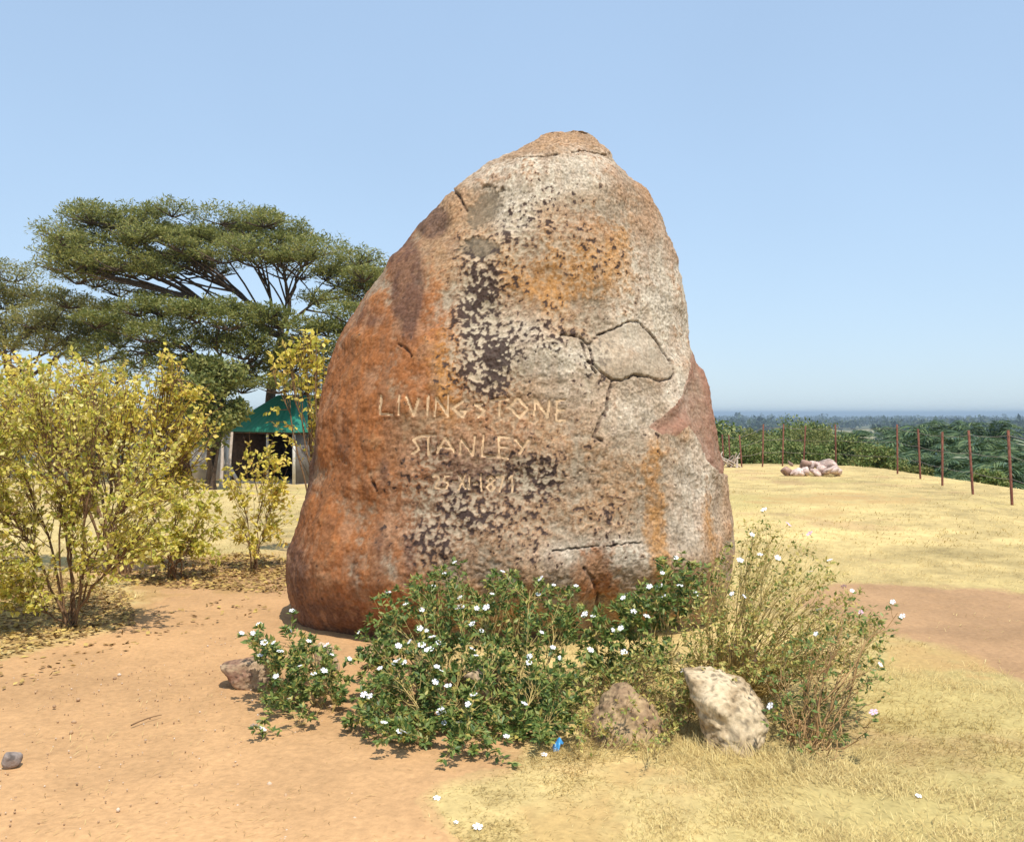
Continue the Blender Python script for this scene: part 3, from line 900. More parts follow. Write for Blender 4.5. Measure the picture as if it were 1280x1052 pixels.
flowering_plant((392, 892), P_LEFT, lambda u, v: 5.35 - 0.5 * sstep(770, 920, v), F_LEFT, 130,
                "small sprawling green plant with white flowers beside the flat brown stone", 202, M_gleaf, M_pstem, per=12, k1=14, r0=.005, rosette=9, t0=.45, L=(.028, .046))
F_MID = [(783, 742), (779, 747), (766, 787), (792, 764), (828, 716), (845, 697), (910, 678), (812, 733), (830, 745), (850, 732), (870, 742), (808, 770), (776, 785), (780, 815), (825, 732), (738, 812), (741, 770), (853, 838), (856, 857)]
P_MID = [(725, 790), (760, 750), (790, 740), (820, 700), (845, 685), (880, 710), (915, 670), (900, 720), (880, 760), (840, 790), (830, 830), (800, 850), (750, 850), (725, 830)]
flowering_plant((778, 862), P_MID, lambda u, v: 5.75 - 0.45 * sstep(700, 850, v), F_MID, 150,
                "loose leggy green plant with white flowers reaching up at the boulder's right foot", 203, M_gleaf, M_pstem, per=13, k1=16, r0=.0055, t0=.35)
F_DRY = [(955, 637), (940, 668), (950, 693), (972, 697), (1003, 667), (1012, 667), (1013, 714), (915, 742), (930, 745), (1020, 792), (985, 655), (925, 700), (1055, 733), (1065, 738), (1024, 762)]
P_DRY = [(800, 850), (830, 800), (870, 740), (895, 695), (930, 650), (965, 645), (1010, 672), (1050, 705), (1085, 745), (1110, 780), (1105, 830), (1060, 850), (1000, 840), (940, 850), (900, 860), (850, 880)]
flowering_plant((905, 868), P_DRY, lambda u, v: 5.5 - 0.75 * sstep(660, 860, v), F_DRY, 760,
                "dry straw-coloured plant with thin slanting stems and few pinkish white flowers", 204, M_sleaf, M_pstem, per=6, L=(.018, .034), k1=150, r0=.0055, t0=.25, rosette=1, rmove=.26, pinks=(5, 10, 12), fsize=.95)
F_RED = [(1116, 752), (1100, 830), (1092, 890), (963, 882), (1076, 765), (1128, 770), (1037, 700)]
P_RED = [(955, 900), (950, 850), (985, 800), (1030, 770), (1080, 740), (1115, 760), (1125, 800), (1110, 860), (1095, 900), (1060, 940), (1000, 945)]
flowering_plant((1000, 938), P_RED, lambda u, v: 4.75 - 0.3 * sstep(760, 940, v), F_RED, 230,
                "reddish-stemmed sparse plant with few green leaves right of the pale rock", 205, M_gleaf, M_rstem, per=2, L=(.022, .04), k1=40, r0=.006, t0=.5, rosette=3, rmove=.28, pinks=(2, 4), fsize=.95)
# twiggy dry undergrowth between the stones
P_UND = [(690, 900), (730, 840), (800, 800), (880, 820), (900, 860), (870, 900), (850, 935), (720, 945)]
flowering_plant((820, 900), P_UND, lambda u, v: 5.0 - 0.5 * sstep(820, 930, v), [(868, 842)], 480,
                "low tangle of dry brown stems between the brown rock and pale rock", 206, M_sleaf, M_rstem, per=5, L=(.018, .03), k1=50, r0=.0035, t0=.1, rosette=1, name="dry_tangle")

for u, v, sc in [(597, 1037, 1.0), (546, 1001, .8), (570, 1031, .5), (1148, 998, .7), (680, 946, .8)]:
    g = gpix(u, v)
    o = put_flower(None, (g[0], g[1], .012), FL_W, sc, rng, (.1, -.25, 1))
    o.name = "fallen_flower"
    tag(o, "fallen white flower lying on the ground in front of the plants", "flower", "fallen flowers on the ground")

# blue scrap and a dry twig on the ground
m, _n, _l, _b = new_mat("blue_plastic"); _b.inputs["Base Color"].default_value = (.06, .30, .62, 1); _b.inputs["Roughness"].default_value = .35
g = gpix(697, 937)
gx, gy = np.meshgrid(np.linspace(-1, 1, 9), np.linspace(-1, 1, 13))
P = np.stack([gx * .017, gy * .034, .016 + .008 * np.sin(gx * 3 + gy * 2) + .007 * np.cos(gy * 4)], -1).reshape(-1, 3)
P = P[:, [0, 1, 2]] @ np.array([[.9, -.43, 0], [.43, .9, 0], [0, 0, 1]])
i = np.arange(9 * 13).reshape(13, 9)
F = np.stack([i[:-1, :-1], i[:-1, 1:], i[1:, 1:], i[1:, :-1]], -1).reshape(-1, 4)
P[:, 2] += .6 * P[:, 1] + .012
o = mesh_np("plastic_scrap", np.array([g[0], g[1], 0]) + P, F, m, loc=(g[0], g[1], 0))
sm_ = o.modifiers.new("thickness", 'SOLIDIFY'); sm_.thickness = .0015
tag(o, "crumpled blue plastic scrap on the straw before the brown rock", "litter")
A, B = gpix(164, 906, .01), gpix(202, 893, .012)
V, F = tubes(bez(A[None], ((A + B) / 2 + [0, .02, .01])[None], B[None], 9), np.linspace(.004, .0022, 9)[None], 6)
tag(mesh_np("dry_twig", V, F, M_stem, loc=A), "thin dry twig lying on the bare earth", "twig")


# ------------------------------------------------------------------ yellow shrubs on the left
def shrub(root_px, blobs, label, seed, mat, k1, n, per, L=(.045, .075), r0=.017, dpt=None, t0=.25, zb=0.0, spread=.3, name="yellow_shrub"):
    """blobs: (u, v, ru, rv, share, depth offset) ellipses of the crown"""
    r = np.random.default_rng(seed)
    g = gpix(*root_px) if dpt is None else pix(root_px[0], root_px[1], dpt)
    g[2] = gz(g)
    root = empty(name, g)
    tag(root, label, "shrub", "yellow-leaved shrubs left of the boulder")
    T = []
    tot = sum(b[4] for b in blobs)
    for u, v, ru, rv, sh, do in blobs:
        k = max(2, int(n * sh / tot))
        q = unit(r.normal(size=(k, 3))) * (r.uniform(.12, 1, (k, 1)) ** .42)
        d = g[1] + do
        c = pix(u, v, d)
        T.append(c + q * np.array([ru / FPX * d, min(ru, 150) * .8 / FPX * d, rv / FPX * d]))
    T = np.concatenate(T)
    T[:, 2] = np.maximum(T[:, 2], g[2] + r.uniform(.08, .3, len(T)))
    main, rm, tw, rt = skel(g, T, k1, r, spread=spread, r0=r0, lift=.3, n=8)
    main[:, :, 2] = np.maximum(main[:, :, 2], g[2] - .05)
    V, F = cat_geo([tubes(main, rm, 6), tubes(tw, rt * 1.15, 4)])
    mesh_np("stems", V, F, M_stem, root)
    P, D = along(tw, per, t0, 1.0, r)
    D2 = unit(D * .5 + unit(r.normal(size=P.shape)) + [0, 0, -.12])
    N = unit(r.normal(0, .7, P.shape) + [0, -.1, .8])
    LL = r.uniform(*L, len(P))
    V, F = leaves(P, D2, N, LL, LL * r.uniform(.5, .68, len(P)), .18, .1)
    mesh_np("foliage", V, F, mat, root)
    return root


shrub((92, 783), [(60, 560, 130, 100, 3, 0), (160, 600, 100, 80, 2.0, -.1), (10, 660, 100, 90, 2.0, -.2), (160, 690, 80, 45, .8, -.1), (80, 490, 100, 55, 1.6, .1), (20, 730, 60, 50, .8, -.3)],
      "big yellow-green shrub with many forking brown stems nearest on the left", 301, M_yleaf2, 10, 470, 17, L=(.030, .056), r0=.012)
shrub((-95, 800), [(-50, 590, 100, 130, 3, 0), (-40, 720, 90, 60, 1, 0), (-20, 500, 80, 60, 1.2, .1)],
      "leafy yellow shrub cut off by the picture's edge", 302, M_yleaf2, 8, 250, 17, L=(.030, .056), r0=.013)
shrub((150, 716), [(70, 490, 120, 62, 3, 0), (190, 520, 85, 65, 2, .1), (215, 462, 20, 46, .6, 0), (258, 505, 26, 36, .6, -.1), (130, 480, 80, 44, 1.4, .3), (0, 485, 80, 62, 1.6, .2), (220, 590, 50, 50, .9, 0)],
      "tall yellow shrub behind the nearest one, its spike reaching towards the green roof", 303, M_yleaf, 13, 440, 17, L=(.042, .074), r0=.02)
shrub((222, 724), [(200, 640, 60, 55, 2, 0), (250, 650, 40, 45, 1, .1), (170, 680, 60, 35, 1, -.2), (225, 690, 60, 25, .8, 0)],
      "low yellow-green shrub between the big shrub and the thin sapling", 304, M_yleaf2, 9, 150, 15, r0=.011)
shrub((318, 713), [(318, 600, 52, 44, 2, 0), (350, 635, 40, 50, 1.4, .1), (290, 640, 38, 44, 1.1, 0), (330, 560, 48, 24, .6, .1), (355, 590, 30, 36, .8, .1), (325, 690, 40, 24, .5, 0)],
      "thin single-stemmed yellow sapling just left of the boulder", 305, M_yleaf, 6, 120, 10, L=(.045, .07), r0=.009, spread=.15)
shrub((398, 690), [(375, 430, 28, 22, 1.6, 0), (345, 455, 16, 18, .4, 0), (398, 500, 14, 60, 1.0, .1), (390, 440, 30, 25, .9, 0), (345, 520, 24, 14, .25, .2)],
      "tall sparse yellow shrub leaning out from behind the boulder's left edge", 306, M_yleaf, 7, 75, 10, L=(.06, .095), r0=.018, dpt=10.4)


# ------------------------------------------------------------------ leaf litter, pebbles and dry grass
def scatter_px(n, poly, r, zoff=0.0):
    U = np.array(poly, float)
    P = []
    cor = gpix(U[:, 0], np.maximum(U[:, 1], 560))
    lo, hi = cor.min(0)[:2], cor.max(0)[:2]
    while len(P) < n:
        q = r.uniform(lo, hi, (n, 2))
        u, v = topix(np.stack([q[:, 0], q[:, 1], 0 * q[:, 0]], -1))
        P += list(q[inpoly(u, v, poly)])
    P = np.array(P[:n])
    return np.stack([P[:, 0], P[:, 1], ground_z(P[:, 0], P[:, 1]) + zoff], -1)


def flat_leaves(P, r, L, Wr, up=.35):
    D = r.normal(size=P.shape) * [1, 1, up * .5]
    N = unit(r.normal(0, up, P.shape) + [0, 0, 1])
    LL = r.uniform(*L, len(P))
    return leaves(P, D, N, LL, LL * Wr, .2, .1)


r_ = np.random.default_rng(55)
P1 = scatter_px(5200, [(-250, 890), (0, 824), (110, 796), (170, 782), (160, 740), (60, 720), (-250, 760)], r_, .015)
P2 = scatter_px(2600, [(215, 735), (350, 742), (372, 728), (372, 700), (300, 690), (200, 705), (150, 725)], r_, .015)
P3 = scatter_px(220, [(-200, 980), (0, 870), (200, 800), (360, 760), (360, 735), (100, 780), (-200, 860)], r_, .012)
V, F = flat_leaves(np.concatenate([P1, P2, P3]), r_, (.03, .065), .55)
tag(mesh_np("fallen_leaves", V, F, M_litter), kind="stuff")

P = scatter_px(900, [(-200, 1200), (-200, 900), (200, 800), (420, 790), (450, 880), (560, 1000), (580, 1200)], r_, .0)
geoV, geoF = ICO3 if False else ico(1)
sz = r_.uniform(.0018, .0065, len(P)) * (1 + 1.2 * (r_.random(len(P)) > .93))
V = (P[:, None] + geoV[None] * sz[:, None, None] * r_.uniform(.6, 1.2, (len(P), 1, 3)) + [0, 0, .002]).reshape(-1, 3)
F = (geoF[None] + (np.arange(len(P)) * len(geoV))[:, None, None]).reshape(-1, 3)
M_peb = mat_leaf("pebble", [(0, (.30, .18, .10)), (.6, (.50, .33, .19)), (1, (.66, .54, .42))], .9, 0)
tag(mesh_np("pebbles", V, F, M_peb), kind="stuff")


def grass():
    r = np.random.default_rng(77)
    VV, FF, n0 = [], [], 0
    #        count, (r0, r1), (azimuth), blade length, width, lying
    for cnt, (ra, rb), (aa, ab), (l0, l1), w, lie in [
            (200000, (2.6, 6.6), (-28, 36), (.018, .055), .0024, 1.5), (36000, (6.6, 12), (4, 36), (.02, .06), .004, 1.3),
            (26000, (12, 30), (6, 36), (.025, .07), .009, 1.0), (22000, (8.5, 27), (-34, -8), (.03, .09), .008, 1.0)]:
        q = np.exp(r.uniform(np.log(ra), np.log(rb), cnt)); a = np.radians(r.uniform(aa, ab, cnt))
        x, y = q * np.sin(a), q * np.cos(a)
        d, lit, pat = ground_masks(x, y)
        p = np.stack([x, y, 0 * x], -1)
        dens = np.maximum(1 - d, .03 * (y < 8)) * (1 - .75 * pat) * np.clip(.55 + .9 * fbm(p, 2.6, 3, 19), .08, 1)
        away = np.maximum(x - 10.9, y - (29.2 + 26 * sstep(-1, -5, x)))
        keep = (r.random(cnt) < dens) & (away < 0)
        x, y, p = x[keep], y[keep], p[keep]
        u, v = topix(p)
        tall = 1 + .6 * blob(u, v, [(1190, 900, 150, 60, .8), (830, 920, 120, 30, .8), (950, 960, 120, 25, .7), (690, 960, 60, 20, .6)]) * (y < 6) + 1.3 * blob(u, v, [(915, 945, 60, 16), (775, 945, 60, 14)]) * (y < 6)
        z = ground_z(x, y)
        n = len(x)
        L = r.uniform(l0, l1, n) * tall
        # blades lie in swirls that follow slow noise
        ang = 3.0 * perlin(p, 1.1, 27) + r.normal(0, .9, n)
        D = np.stack([np.cos(ang), np.sin(ang), np.abs(r.normal(0, .55 / lie, n)) + .1 + .25 * (tall - 1)], -1)
        D = unit(D)
        B = np.stack([x, y, z + .003], -1)
        X = unit(np.cross(D, [0, 0, 1.0])) * (w * r.uniform(.6, 1.3, n))[:, None]
        M = B + D * (L * .55)[:, None] + [0, 0, .004]
        E = B + D * L[:, None]; E[:, 2] -= L * .15 * r.random(n); E[:, 2] = np.maximum(E[:, 2], z + .004)
        V = np.stack([B - X * .5, B + X * .5, M + X * .42, M - X * .42, E], 1).reshape(-1, 3)
        i = np.arange(n)[:, None] * 5
        F = np.concatenate([i + [0, 1, 2, 3], i + [3, 2, 4, 4]], 0)
        VV.append(V); FF.append(F + n0); n0 += len(V)
    V, F = np.concatenate(VV), np.concatenate(FF)
    tri = F[:, 2] == F[:, 3]
    tip = F[tri]
    # close the tips with a thin quad so that every face has four corners
    V2 = np.concatenate([V, V[tip[:, 3]] + [0.0004, 0, 0]])
    tip = np.stack([tip[:, 0], tip[:, 1], len(V) + np.arange(len(tip)), tip[:, 3]], -1)
    tag(mesh_np("dry_grass", V2, np.concatenate([F[~tri], tip]), M_straw), kind="stuff")


grass()


# ------------------------------------------------------------------ trees
def flat_tree(root, trunk_top, pads, label, seed, mat, per, size, r_trunk, pad_flat=.30, limbs=7, leaf=(.15, .34), name="umbrella_tree", lean=(0, 0, 0), forks=1):
    """umbrella tree: trunk, spreading limbs, flat layered sprays of fine leaves. pads: (x, y, z, radius)"""
    r = np.random.default_rng(seed)
    e = empty(name, root); tag(e, label, "tree")
    pads = np.array(pads, float)
    top = np.array(trunk_top, float); root = np.array(root, float)
    tr = bez(root[None], ((root + top) / 2 + np.array(lean))[None], top[None], 8)
    main, rm, tw, rt = skel(top, pads[:, :3] - [0, 0, .25], limbs, r, spread=1.3, r0=r_trunk * .55, lift=.5, tmin=.3)
    geo = [tubes(tr, np.linspace(r_trunk * 1.25, r_trunk * .8, 8)[None], 9), tubes(main, rm, 6), tubes(tw, rt * 1.6, 5)]
    # twigs in each pad
    k = 9
    A = np.repeat(pads[:, :3] - [0, 0, .3], k, 0); R_ = np.repeat(pads[:, 3], k)
    th = r.uniform(0, 2 * np.pi, len(A)); q = np.sqrt(r.uniform(.15, 1, len(A)))
    E = np.repeat(pads[:, :3], k, 0) + np.stack([np.cos(th) * q * R_, np.sin(th) * q * R_, r.normal(0, .12, len(A)) * R_], -1)
    t2 = bez(A, (A + E) / 2 + [0, 0, -.05], E, 5)
    geo.append(tubes(t2, np.linspace(.035, .012, 5)[None] * np.ones((len(A), 1)), 3))
    V, F = cat_geo(geo)
    mesh_np("trunk", V, F, M_bark, e)
    # sprays
    n = per
    C_ = np.repeat(pads, n, 0)
    th = r.uniform(0, 2 * np.pi, len(C_)); q = np.sqrt(r.random(len(C_)))
    q = q * (1 + .25 * np.sin(3 * th + C_[:, 0] * 5) + .18 * np.sin(7 * th + C_[:, 2] * 9))
    prof = np.sqrt(np.clip(1 - (q * .8) ** 2, .03, 1)) * (1 + .5 * np.sin(5 * th + C_[:, 1] * 7) * q)
    P = C_[:, :3] + np.stack([np.cos(th) * q * C_[:, 3], np.sin(th) * q * C_[:, 3], (r.uniform(-.45, 1, len(C_)) * prof) * pad_flat * C_[:, 3]], -1)
    g_ = perlin(P, 1.5, seed % 40) + .6 * perlin(P, 3.6, 3 + seed % 40)
    keep_ = g_ > -.42 + .25 * r.normal(size=len(P)); P = P[keep_]
    D = unit(np.stack([r.normal(size=len(P)), r.normal(size=len(P)), r.normal(.45, .5, len(P))], -1) + .5 * unit(P - C_[:, :3][keep_]) * [1, 1, .3])
    N = unit(r.normal(0, .5, P.shape) + [0, 0, 1])
    LL = r.uniform(*leaf, len(P)) * size
    V, F = leaves(P, D, N, LL, LL * .28, .15, .12)
    mesh_np("crown", V, F, mat, e)
    return e


def pads_px(spec, d, seed, jd=2.2):
    """spec rows: (u, v, pad radius in px, depth spread factor)"""
    r = np.random.default_rng(seed)
    out = []
    for u, v, rp, k in spec:
        dd = d + r.uniform(-1, 1) * jd * k
        q = pix(u, v, dd)
        out.append((*q, rp / FPX * dd))
    return out


BIG = []
r_ = np.random.default_rng(12)
topl = [(80, 292), (110, 272), (150, 262), (200, 268), (232, 285), (270, 278), (300, 266), (340, 272), (385, 290), (420, 318), (452, 338)]
tu, tv = np.array(topl).T
for u in np.arange(88, 472, 15):
    t = np.interp(u, tu, tv)
    for lv, dv in ((0, 8), (1, 30), (2, 52), (3, 72)):
        if t + dv < np.interp(u, [70, 140, 230, 330, 420, 470], [345, 352, 336, 336, 345, 372]):
            BIG.append((u + r_.uniform(-8, 8), t + dv + r_.uniform(-11, 9), r_.uniform(18, 42), 1.0))
for u, v in [(75, 290), (84, 300), (78, 315), (108, 262), (215, 262), (445, 322), (465, 345), (470, 360), (75, 332), (95, 345), (120, 350), (150, 362), (440, 365), (455, 352), (425, 350), (400, 375), (450, 385), (190, 372), (230, 395), (140, 385)]:
    BIG.append((u, v, r_.uniform(24, 36), .8))
d_ = 36.0
rt_ = pix(338, 600, d_); rt_[2] = -1.2
flat_tree(rt_, pix(352, 420, d_), pads_px(BIG, d_, 41), "tall dark umbrella-shaped tree spreading above the green roof", 401, M_acacia, 1150, .62, .19, pad_flat=.42, limbs=9, lean=(-.5, 0, .3))
LOW = [(u + r_.uniform(-8, 8), v + r_.uniform(-6, 6), r_.uniform(26, 38), 1) for u, v in
       [(-60, 350), (-20, 342), (15, 350), (45, 365), (80, 372), (110, 380), (135, 392), (0, 375), (35, 395), (70, 402), (105, 408), (-40, 390), (20, 418), (60, 428), (-30, 425), (110, 430), (150, 408), (-70, 400), (-90, 380), (-10, 360), (30, 375), (60, 385), (90, 392), (0, 400), (40, 410), (85, 420), (130, 420), (10, 435), (90, 440)]]
d_ = 40.0
rt_ = pix(5, 620, d_); rt_[2] = -1.3
flat_tree(rt_, pix(15, 470, d_), pads_px(LOW, d_, 42), "olive flat-topped tree behind the yellow shrubs at the left edge", 402, M_acacia2, 1500, .66, .19, pad_flat=.42, limbs=7)
MID = [(u + r_.uniform(-8, 8), v + r_.uniform(-6, 6), r_.uniform(22, 34), .7) for u, v in
       [(215, 405), (250, 398), (285, 402), (320, 408), (200, 432), (240, 430), (275, 436), (310, 440), (345, 445), (375, 430), (400, 440), (180, 452), (220, 462), (415, 410), (350, 400), (380, 405), (430, 395), (150, 430), (330, 460), (365, 460), (250, 460), (290, 465), (405, 470), (160, 400), (310, 480), (345, 485), (280, 482), (380, 478), (230, 480), (360, 445), (320, 430), (265, 420), (430, 440), (445, 420), (200, 388), (235, 384), (270, 388), (305, 392), (340, 386), (175, 380), (120, 400), (190, 415), (120, 445), (150, 465)]]
d_ = 33.0
rt_ = pix(262, 605, d_); rt_[2] = -1.0
flat_tree(rt_, pix(280, 480, d_), pads_px(MID, d_, 43, 1.5), "sparse yellowish green tree in front of the tall umbrella tree", 403, M_tree, 1500, .62, .14, pad_flat=.5, limbs=7, name="sparse_tree")


def bushy_tree(base, height, radius, label, seed, mat, n, leaf, group=None, name="bushy_tree", cat="tree", trunk=.3, squash=.8, clumps=16):
    r = np.random.default_rng(seed)
    base = np.array(base, float)
    e = empty(name, base); tag(e, label, cat, group)
    cz = height * (trunk + (1 - trunk) / 2)
    q = unit(r.normal(size=(clumps, 3))) * (r.uniform(.25, 1, (clumps, 1)) ** .5) * [radius * .72, radius * .72, height * (1 - trunk) * .36]
    cl = base + [0, 0, cz] + q
    main, rm, tw, rt = skel(base, cl, max(3, clumps // 4), r, spread=radius * .25, r0=.028 * height ** .9, lift=.3, tmin=.4)
    V, F = cat_geo([tubes(main, rm, 6), tubes(tw, rt * 1.3, 4)])
    mesh_np("trunk", V, F, M_bark, e)
    k = n // clumps
    c = np.repeat(cl, k, 0)
    rr = radius * r.uniform(.30, .52, (clumps, 1)).repeat(k, 0).reshape(-1, 1)
    P = c + unit(r.normal(size=c.shape)) * rr * (r.random((len(c), 1)) ** .4) * [1, 1, squash]
    P = P[(perlin(P, 2.2 / radius, 5) > -.32 + .15 * r.normal(size=len(P)))]
    P[:, 2] = np.maximum(P[:, 2], base[2] + .05)
    LL = r.uniform(.7, 1.3, len(P)) * leaf
    V, F = leaves(P, r.normal(size=P.shape), unit(r.normal(0, .7, P.shape) + [0, 0, .8]), LL, LL * .55, .15, .1)
    mesh_np("crown", V, F, mat, e)
    return e


b = pix(266, 600, 28.0); b[2] = gz(b)
bushy_tree(b, 4.4, 1.15, "dark green bushy tree hiding the left end of the green roof", 411, M_tree, 9000, .15, trunk=.22, clumps=26)
for k, (u, d, h, w_, lab) in enumerate([(120, 44, 4.2, 3.0, "round green tree far behind the yellow shrubs"), (215, 46, 3.6, 2.4, "grey-green bush beside the pale hut"), (-30, 46, 3.8, 3.4, "dark bush beyond the olive flat-topped tree")]):
    b = pix(u, 560, d); b[2] = gz(b)
    bushy_tree(b, h, w_, lab, 420 + k, M_shrub if k != 2 else M_tree, 4500, .22, trunk=.1, clumps=22)


# ------------------------------------------------------------------ the green-roofed pavilion, hut and small things beside them
def box(c, ax, ay, sx, sy, z0, z1):
    """box geometry: centre c (x, y), unit axes ax ay, sizes"""
    c, ax, ay = np.array(c), np.array(ax), np.array(ay)
    V = []
    for z in (z0, z1):
        for i, j in ((-1, -1), (1, -1), (1, 1), (-1, 1)):
            q = c + ax * i * sx / 2 + ay * j * sy / 2
            V.append((q[0], q[1], z))
    F = [(0, 3, 2, 1), (4, 5, 6, 7), (0, 1, 5, 4), (1, 2, 6, 5), (2, 3, 7, 6), (3, 0, 4, 7)]
    return np.array(V), np.array(F)


M_roof = mat_noise("green_metal_roof", (.014, .17, .115), (.028, .225, .155), 1.2, .5, .15, 30, dist=.01, spec=.4)
M_dark = mat_noise("dark_planks_and_shade", (.07, .042, .03), (.14, .085, .06), 9, .8, .4)  # dark wood; also the painted shade in the hut's openings
M_white = mat_noise("white_paint_post", (.56, .52, .46), (.72, .69, .63), 7, .7, .2)
M_grey = mat_noise("grey_plaster", (.13, .115, .105), (.20, .18, .16), 3, .9, .3)
M_pale = mat_noise("pale_plaster", (.50, .44, .38), (.64, .58, .52), 2.5, .9, .3)
M_thatch = mat_noise("dull_roof", (.20, .15, .11), (.32, .25, .18), 6, .9, .5)
M_conc = mat_noise("floor_slab", (.30, .25, .20), (.40, .34, .28), 3, .9, .3)


def pavilion():
    d = 32.0
    Np = pix(367, 560, d)[:2]
    al = R(36)
    ax = np.array([-math.cos(al), math.sin(al)]); ay = np.array([math.sin(al), math.cos(al)])
    s = 3.7
    ctr = Np + (ax + ay) * s / 2
    g0 = gz((ctr[0], ctr[1]))
    zE, zA = 1.02, 2.26
    e = empty("pavilion", (ctr[0], ctr[1], g0))
    tag(e, "small dark open shelter with a green pyramid metal roof and white corner posts", "shelter")
    # roof: four ribbed faces with thickness and a flat cap
    def crn(i, j, q, z): return np.array([*(ctr + ax * i * q + ay * j * q), z])
    geo = []
    H, T = s / 2 + .12, .55
    cs = [(-1, -1), (1, -1), (1, 1), (-1, 1)]
    for k in range(4):
        a, b_ = cs[k], cs[(k + 1) % 4]
        A, B = crn(*a, H, zE), crn(*b_, H, zE); Ct, Dt = crn(*b_, T, zA), crn(*a, T, zA)
        m = 48
        tt = np.linspace(0, 1, m + 1)
        lo = A + (B - A) * tt[:, None]; hi = Dt + (Ct - Dt) * tt[:, None]
        nrm = unit(np.cross(B - A, Dt - A)); nrm = nrm * np.sign(nrm[2])
        rib = (np.arange(m + 1) % 4 == 0)[:, None] * nrm * .03
        rib[0] = rib[-1] = nrm * 0
        lo2, hi2 = lo + rib, hi + rib * .6
        fas = lo - [0, 0, .10]
        V = np.concatenate([fas, lo2, hi2])
        i = np.arange(m)
        F = np.concatenate([np.stack([i, i + 1, i + m + 2, i + m + 1], -1), np.stack([i + m + 1, i + m + 2, i + 2 * m + 3, i + 2 * m + 2], -1)])
        geo.append((V, F))
    geo.append((np.array([crn(*c, T + .01, zA + .012) for c in cs]), np.array([[0, 1, 2, 3]])))
    V, F = cat_geo(geo)
    mesh_np("roof", V, F, M_roof, e, smooth=False)
    V, F = box(ctr, ax, ay, s * .98, s * .98, zE - .16, zE - .11); mesh_np("ceiling", V, F, M_dark, e, smooth=False)
    V, F = box(ctr, ax, ay, s * 1.02, s * 1.02, g0 - .25, g0 + .10); mesh_np("floor_slab", V, F, M_conc, e, smooth=False)
    for i, j in cs:
        V, F = box(ctr + (ax * i + ay * j) * (s / 2 - .09), ax, ay, .08, .08, g0 + .10, zE - .165); mesh_np("post", V, F, M_white, e, smooth=False)
    V, F = box(ctr + ax * 0 - ay * (s / 2 - .10) + ax * -.35, ax, ay, .07, .07, g0 + .10, zE - .165); mesh_np("post", V, F, M_white, e, smooth=False)
    V, F = box(ctr + ay * (s / 2 - .10), ax, ay, s - .34, .08, g0 + .10, zE - .17); mesh_np("back_wall", V, F, M_dark, e, smooth=False)
    V, F = box(ctr + ax * (s / 2 - .10), ax, ay, .08, s - .34, g0 + .10, zE - .17); mesh_np("side_wall", V, F, M_dark, e, smooth=False)
    V, F = box(ctr - ax * (s / 2 - .10), ax, ay, .08, s - .34, g0 + .10, zE - .17); mesh_np("side_wall", V, F, M_grey, e, smooth=False)


pavilion()


def hut():
    c = np.array([-13.6, 38.0]); ax, ay = np.array([.97, .24]), np.array([-.24, .97])
    g0 = gz(c)
    e = empty("pale_hut", (c[0], c[1], g0)); tag(e, "low pale-walled hut with dark openings half hidden behind the yellow shrubs", "hut")
    wx, wy, h = 3.6, 2.6, 1.95
    front = c - ay * wy / 2
    geo = []
    ed = [-1.8, -1.25, -.75, -.1, .45, 1.1, 1.45, 1.8]
    for k in range(0, 7):
        a, b_ = ed[k], ed[k + 1]
        m = front + ax * (a + b_) / 2
        if k % 2 == 0:
            geo.append(box(m, ax, ay, b_ - a, .14, g0 - .2, g0 + h))
        else:
            geo.append(box(m, ax, ay, b_ - a, .14, g0 + h - .35, g0 + h))
            if k != 3:
                geo.append(box(m, ax, ay, b_ - a, .14, g0 - .2, g0 + .7))
    geo.append(box(c + ay * wy / 2, ax, ay, wx, .14, g0 - .2, g0 + h))
    geo.append(box(c + ax * (wx / 2 - .07), ax, ay, .14, wy - .30, g0 - .2, g0 + h)); geo.append(box(c - ax * (wx / 2 - .07), ax, ay, .14, wy - .30, g0 - .2, g0 + h))
    V, F = cat_geo(geo); mesh_np("wall", V, F, M_pale, e, smooth=False)
    o1, o2 = wx / 2 + .3, wy / 2 + .35
    q = lambda i, j, z: np.array([*(c + ax * i + ay * j), z])
    V = np.array([q(-o1, -o2, g0 + h + .005), q(o1, -o2, g0 + h + .005), q(o1, o2, g0 + h + .005), q(-o1, o2, g0 + h + .005), q(-o1, 0, g0 + h + .75), q(o1, 0, g0 + h + .75)])
    F = np.array([[0, 1, 5, 4], [2, 3, 4, 5], [0, 4, 3, 3], [1, 2, 5, 5], [0, 3, 2, 1]])
    m = bpy.data.meshes.new("roof"); m.from_pydata((V - np.array(e.location)).tolist(), [], [(0, 1, 5, 4), (2, 3, 4, 5), (0, 4, 3), (1, 2, 5), (0, 3, 2, 1)]); m.materials.append(M_thatch)
    link(bpy.data.objects.new("roof", m), e)
    for k in (1, 3, 5):  # dark panels stand in for the shade inside the open doorway and windows
        a, b_ = ed[k], ed[k + 1]
        V, F = box(front + ax * (a + b_) / 2 + ay * .05, ax, ay, b_ - a - .01, .03, g0 + (.7 if k != 3 else .02), g0 + h - .36)
        mesh_np("doorway_shade_panel" if k == 3 else "opening_shade_panel", V, F, M_dark, e, smooth=False)


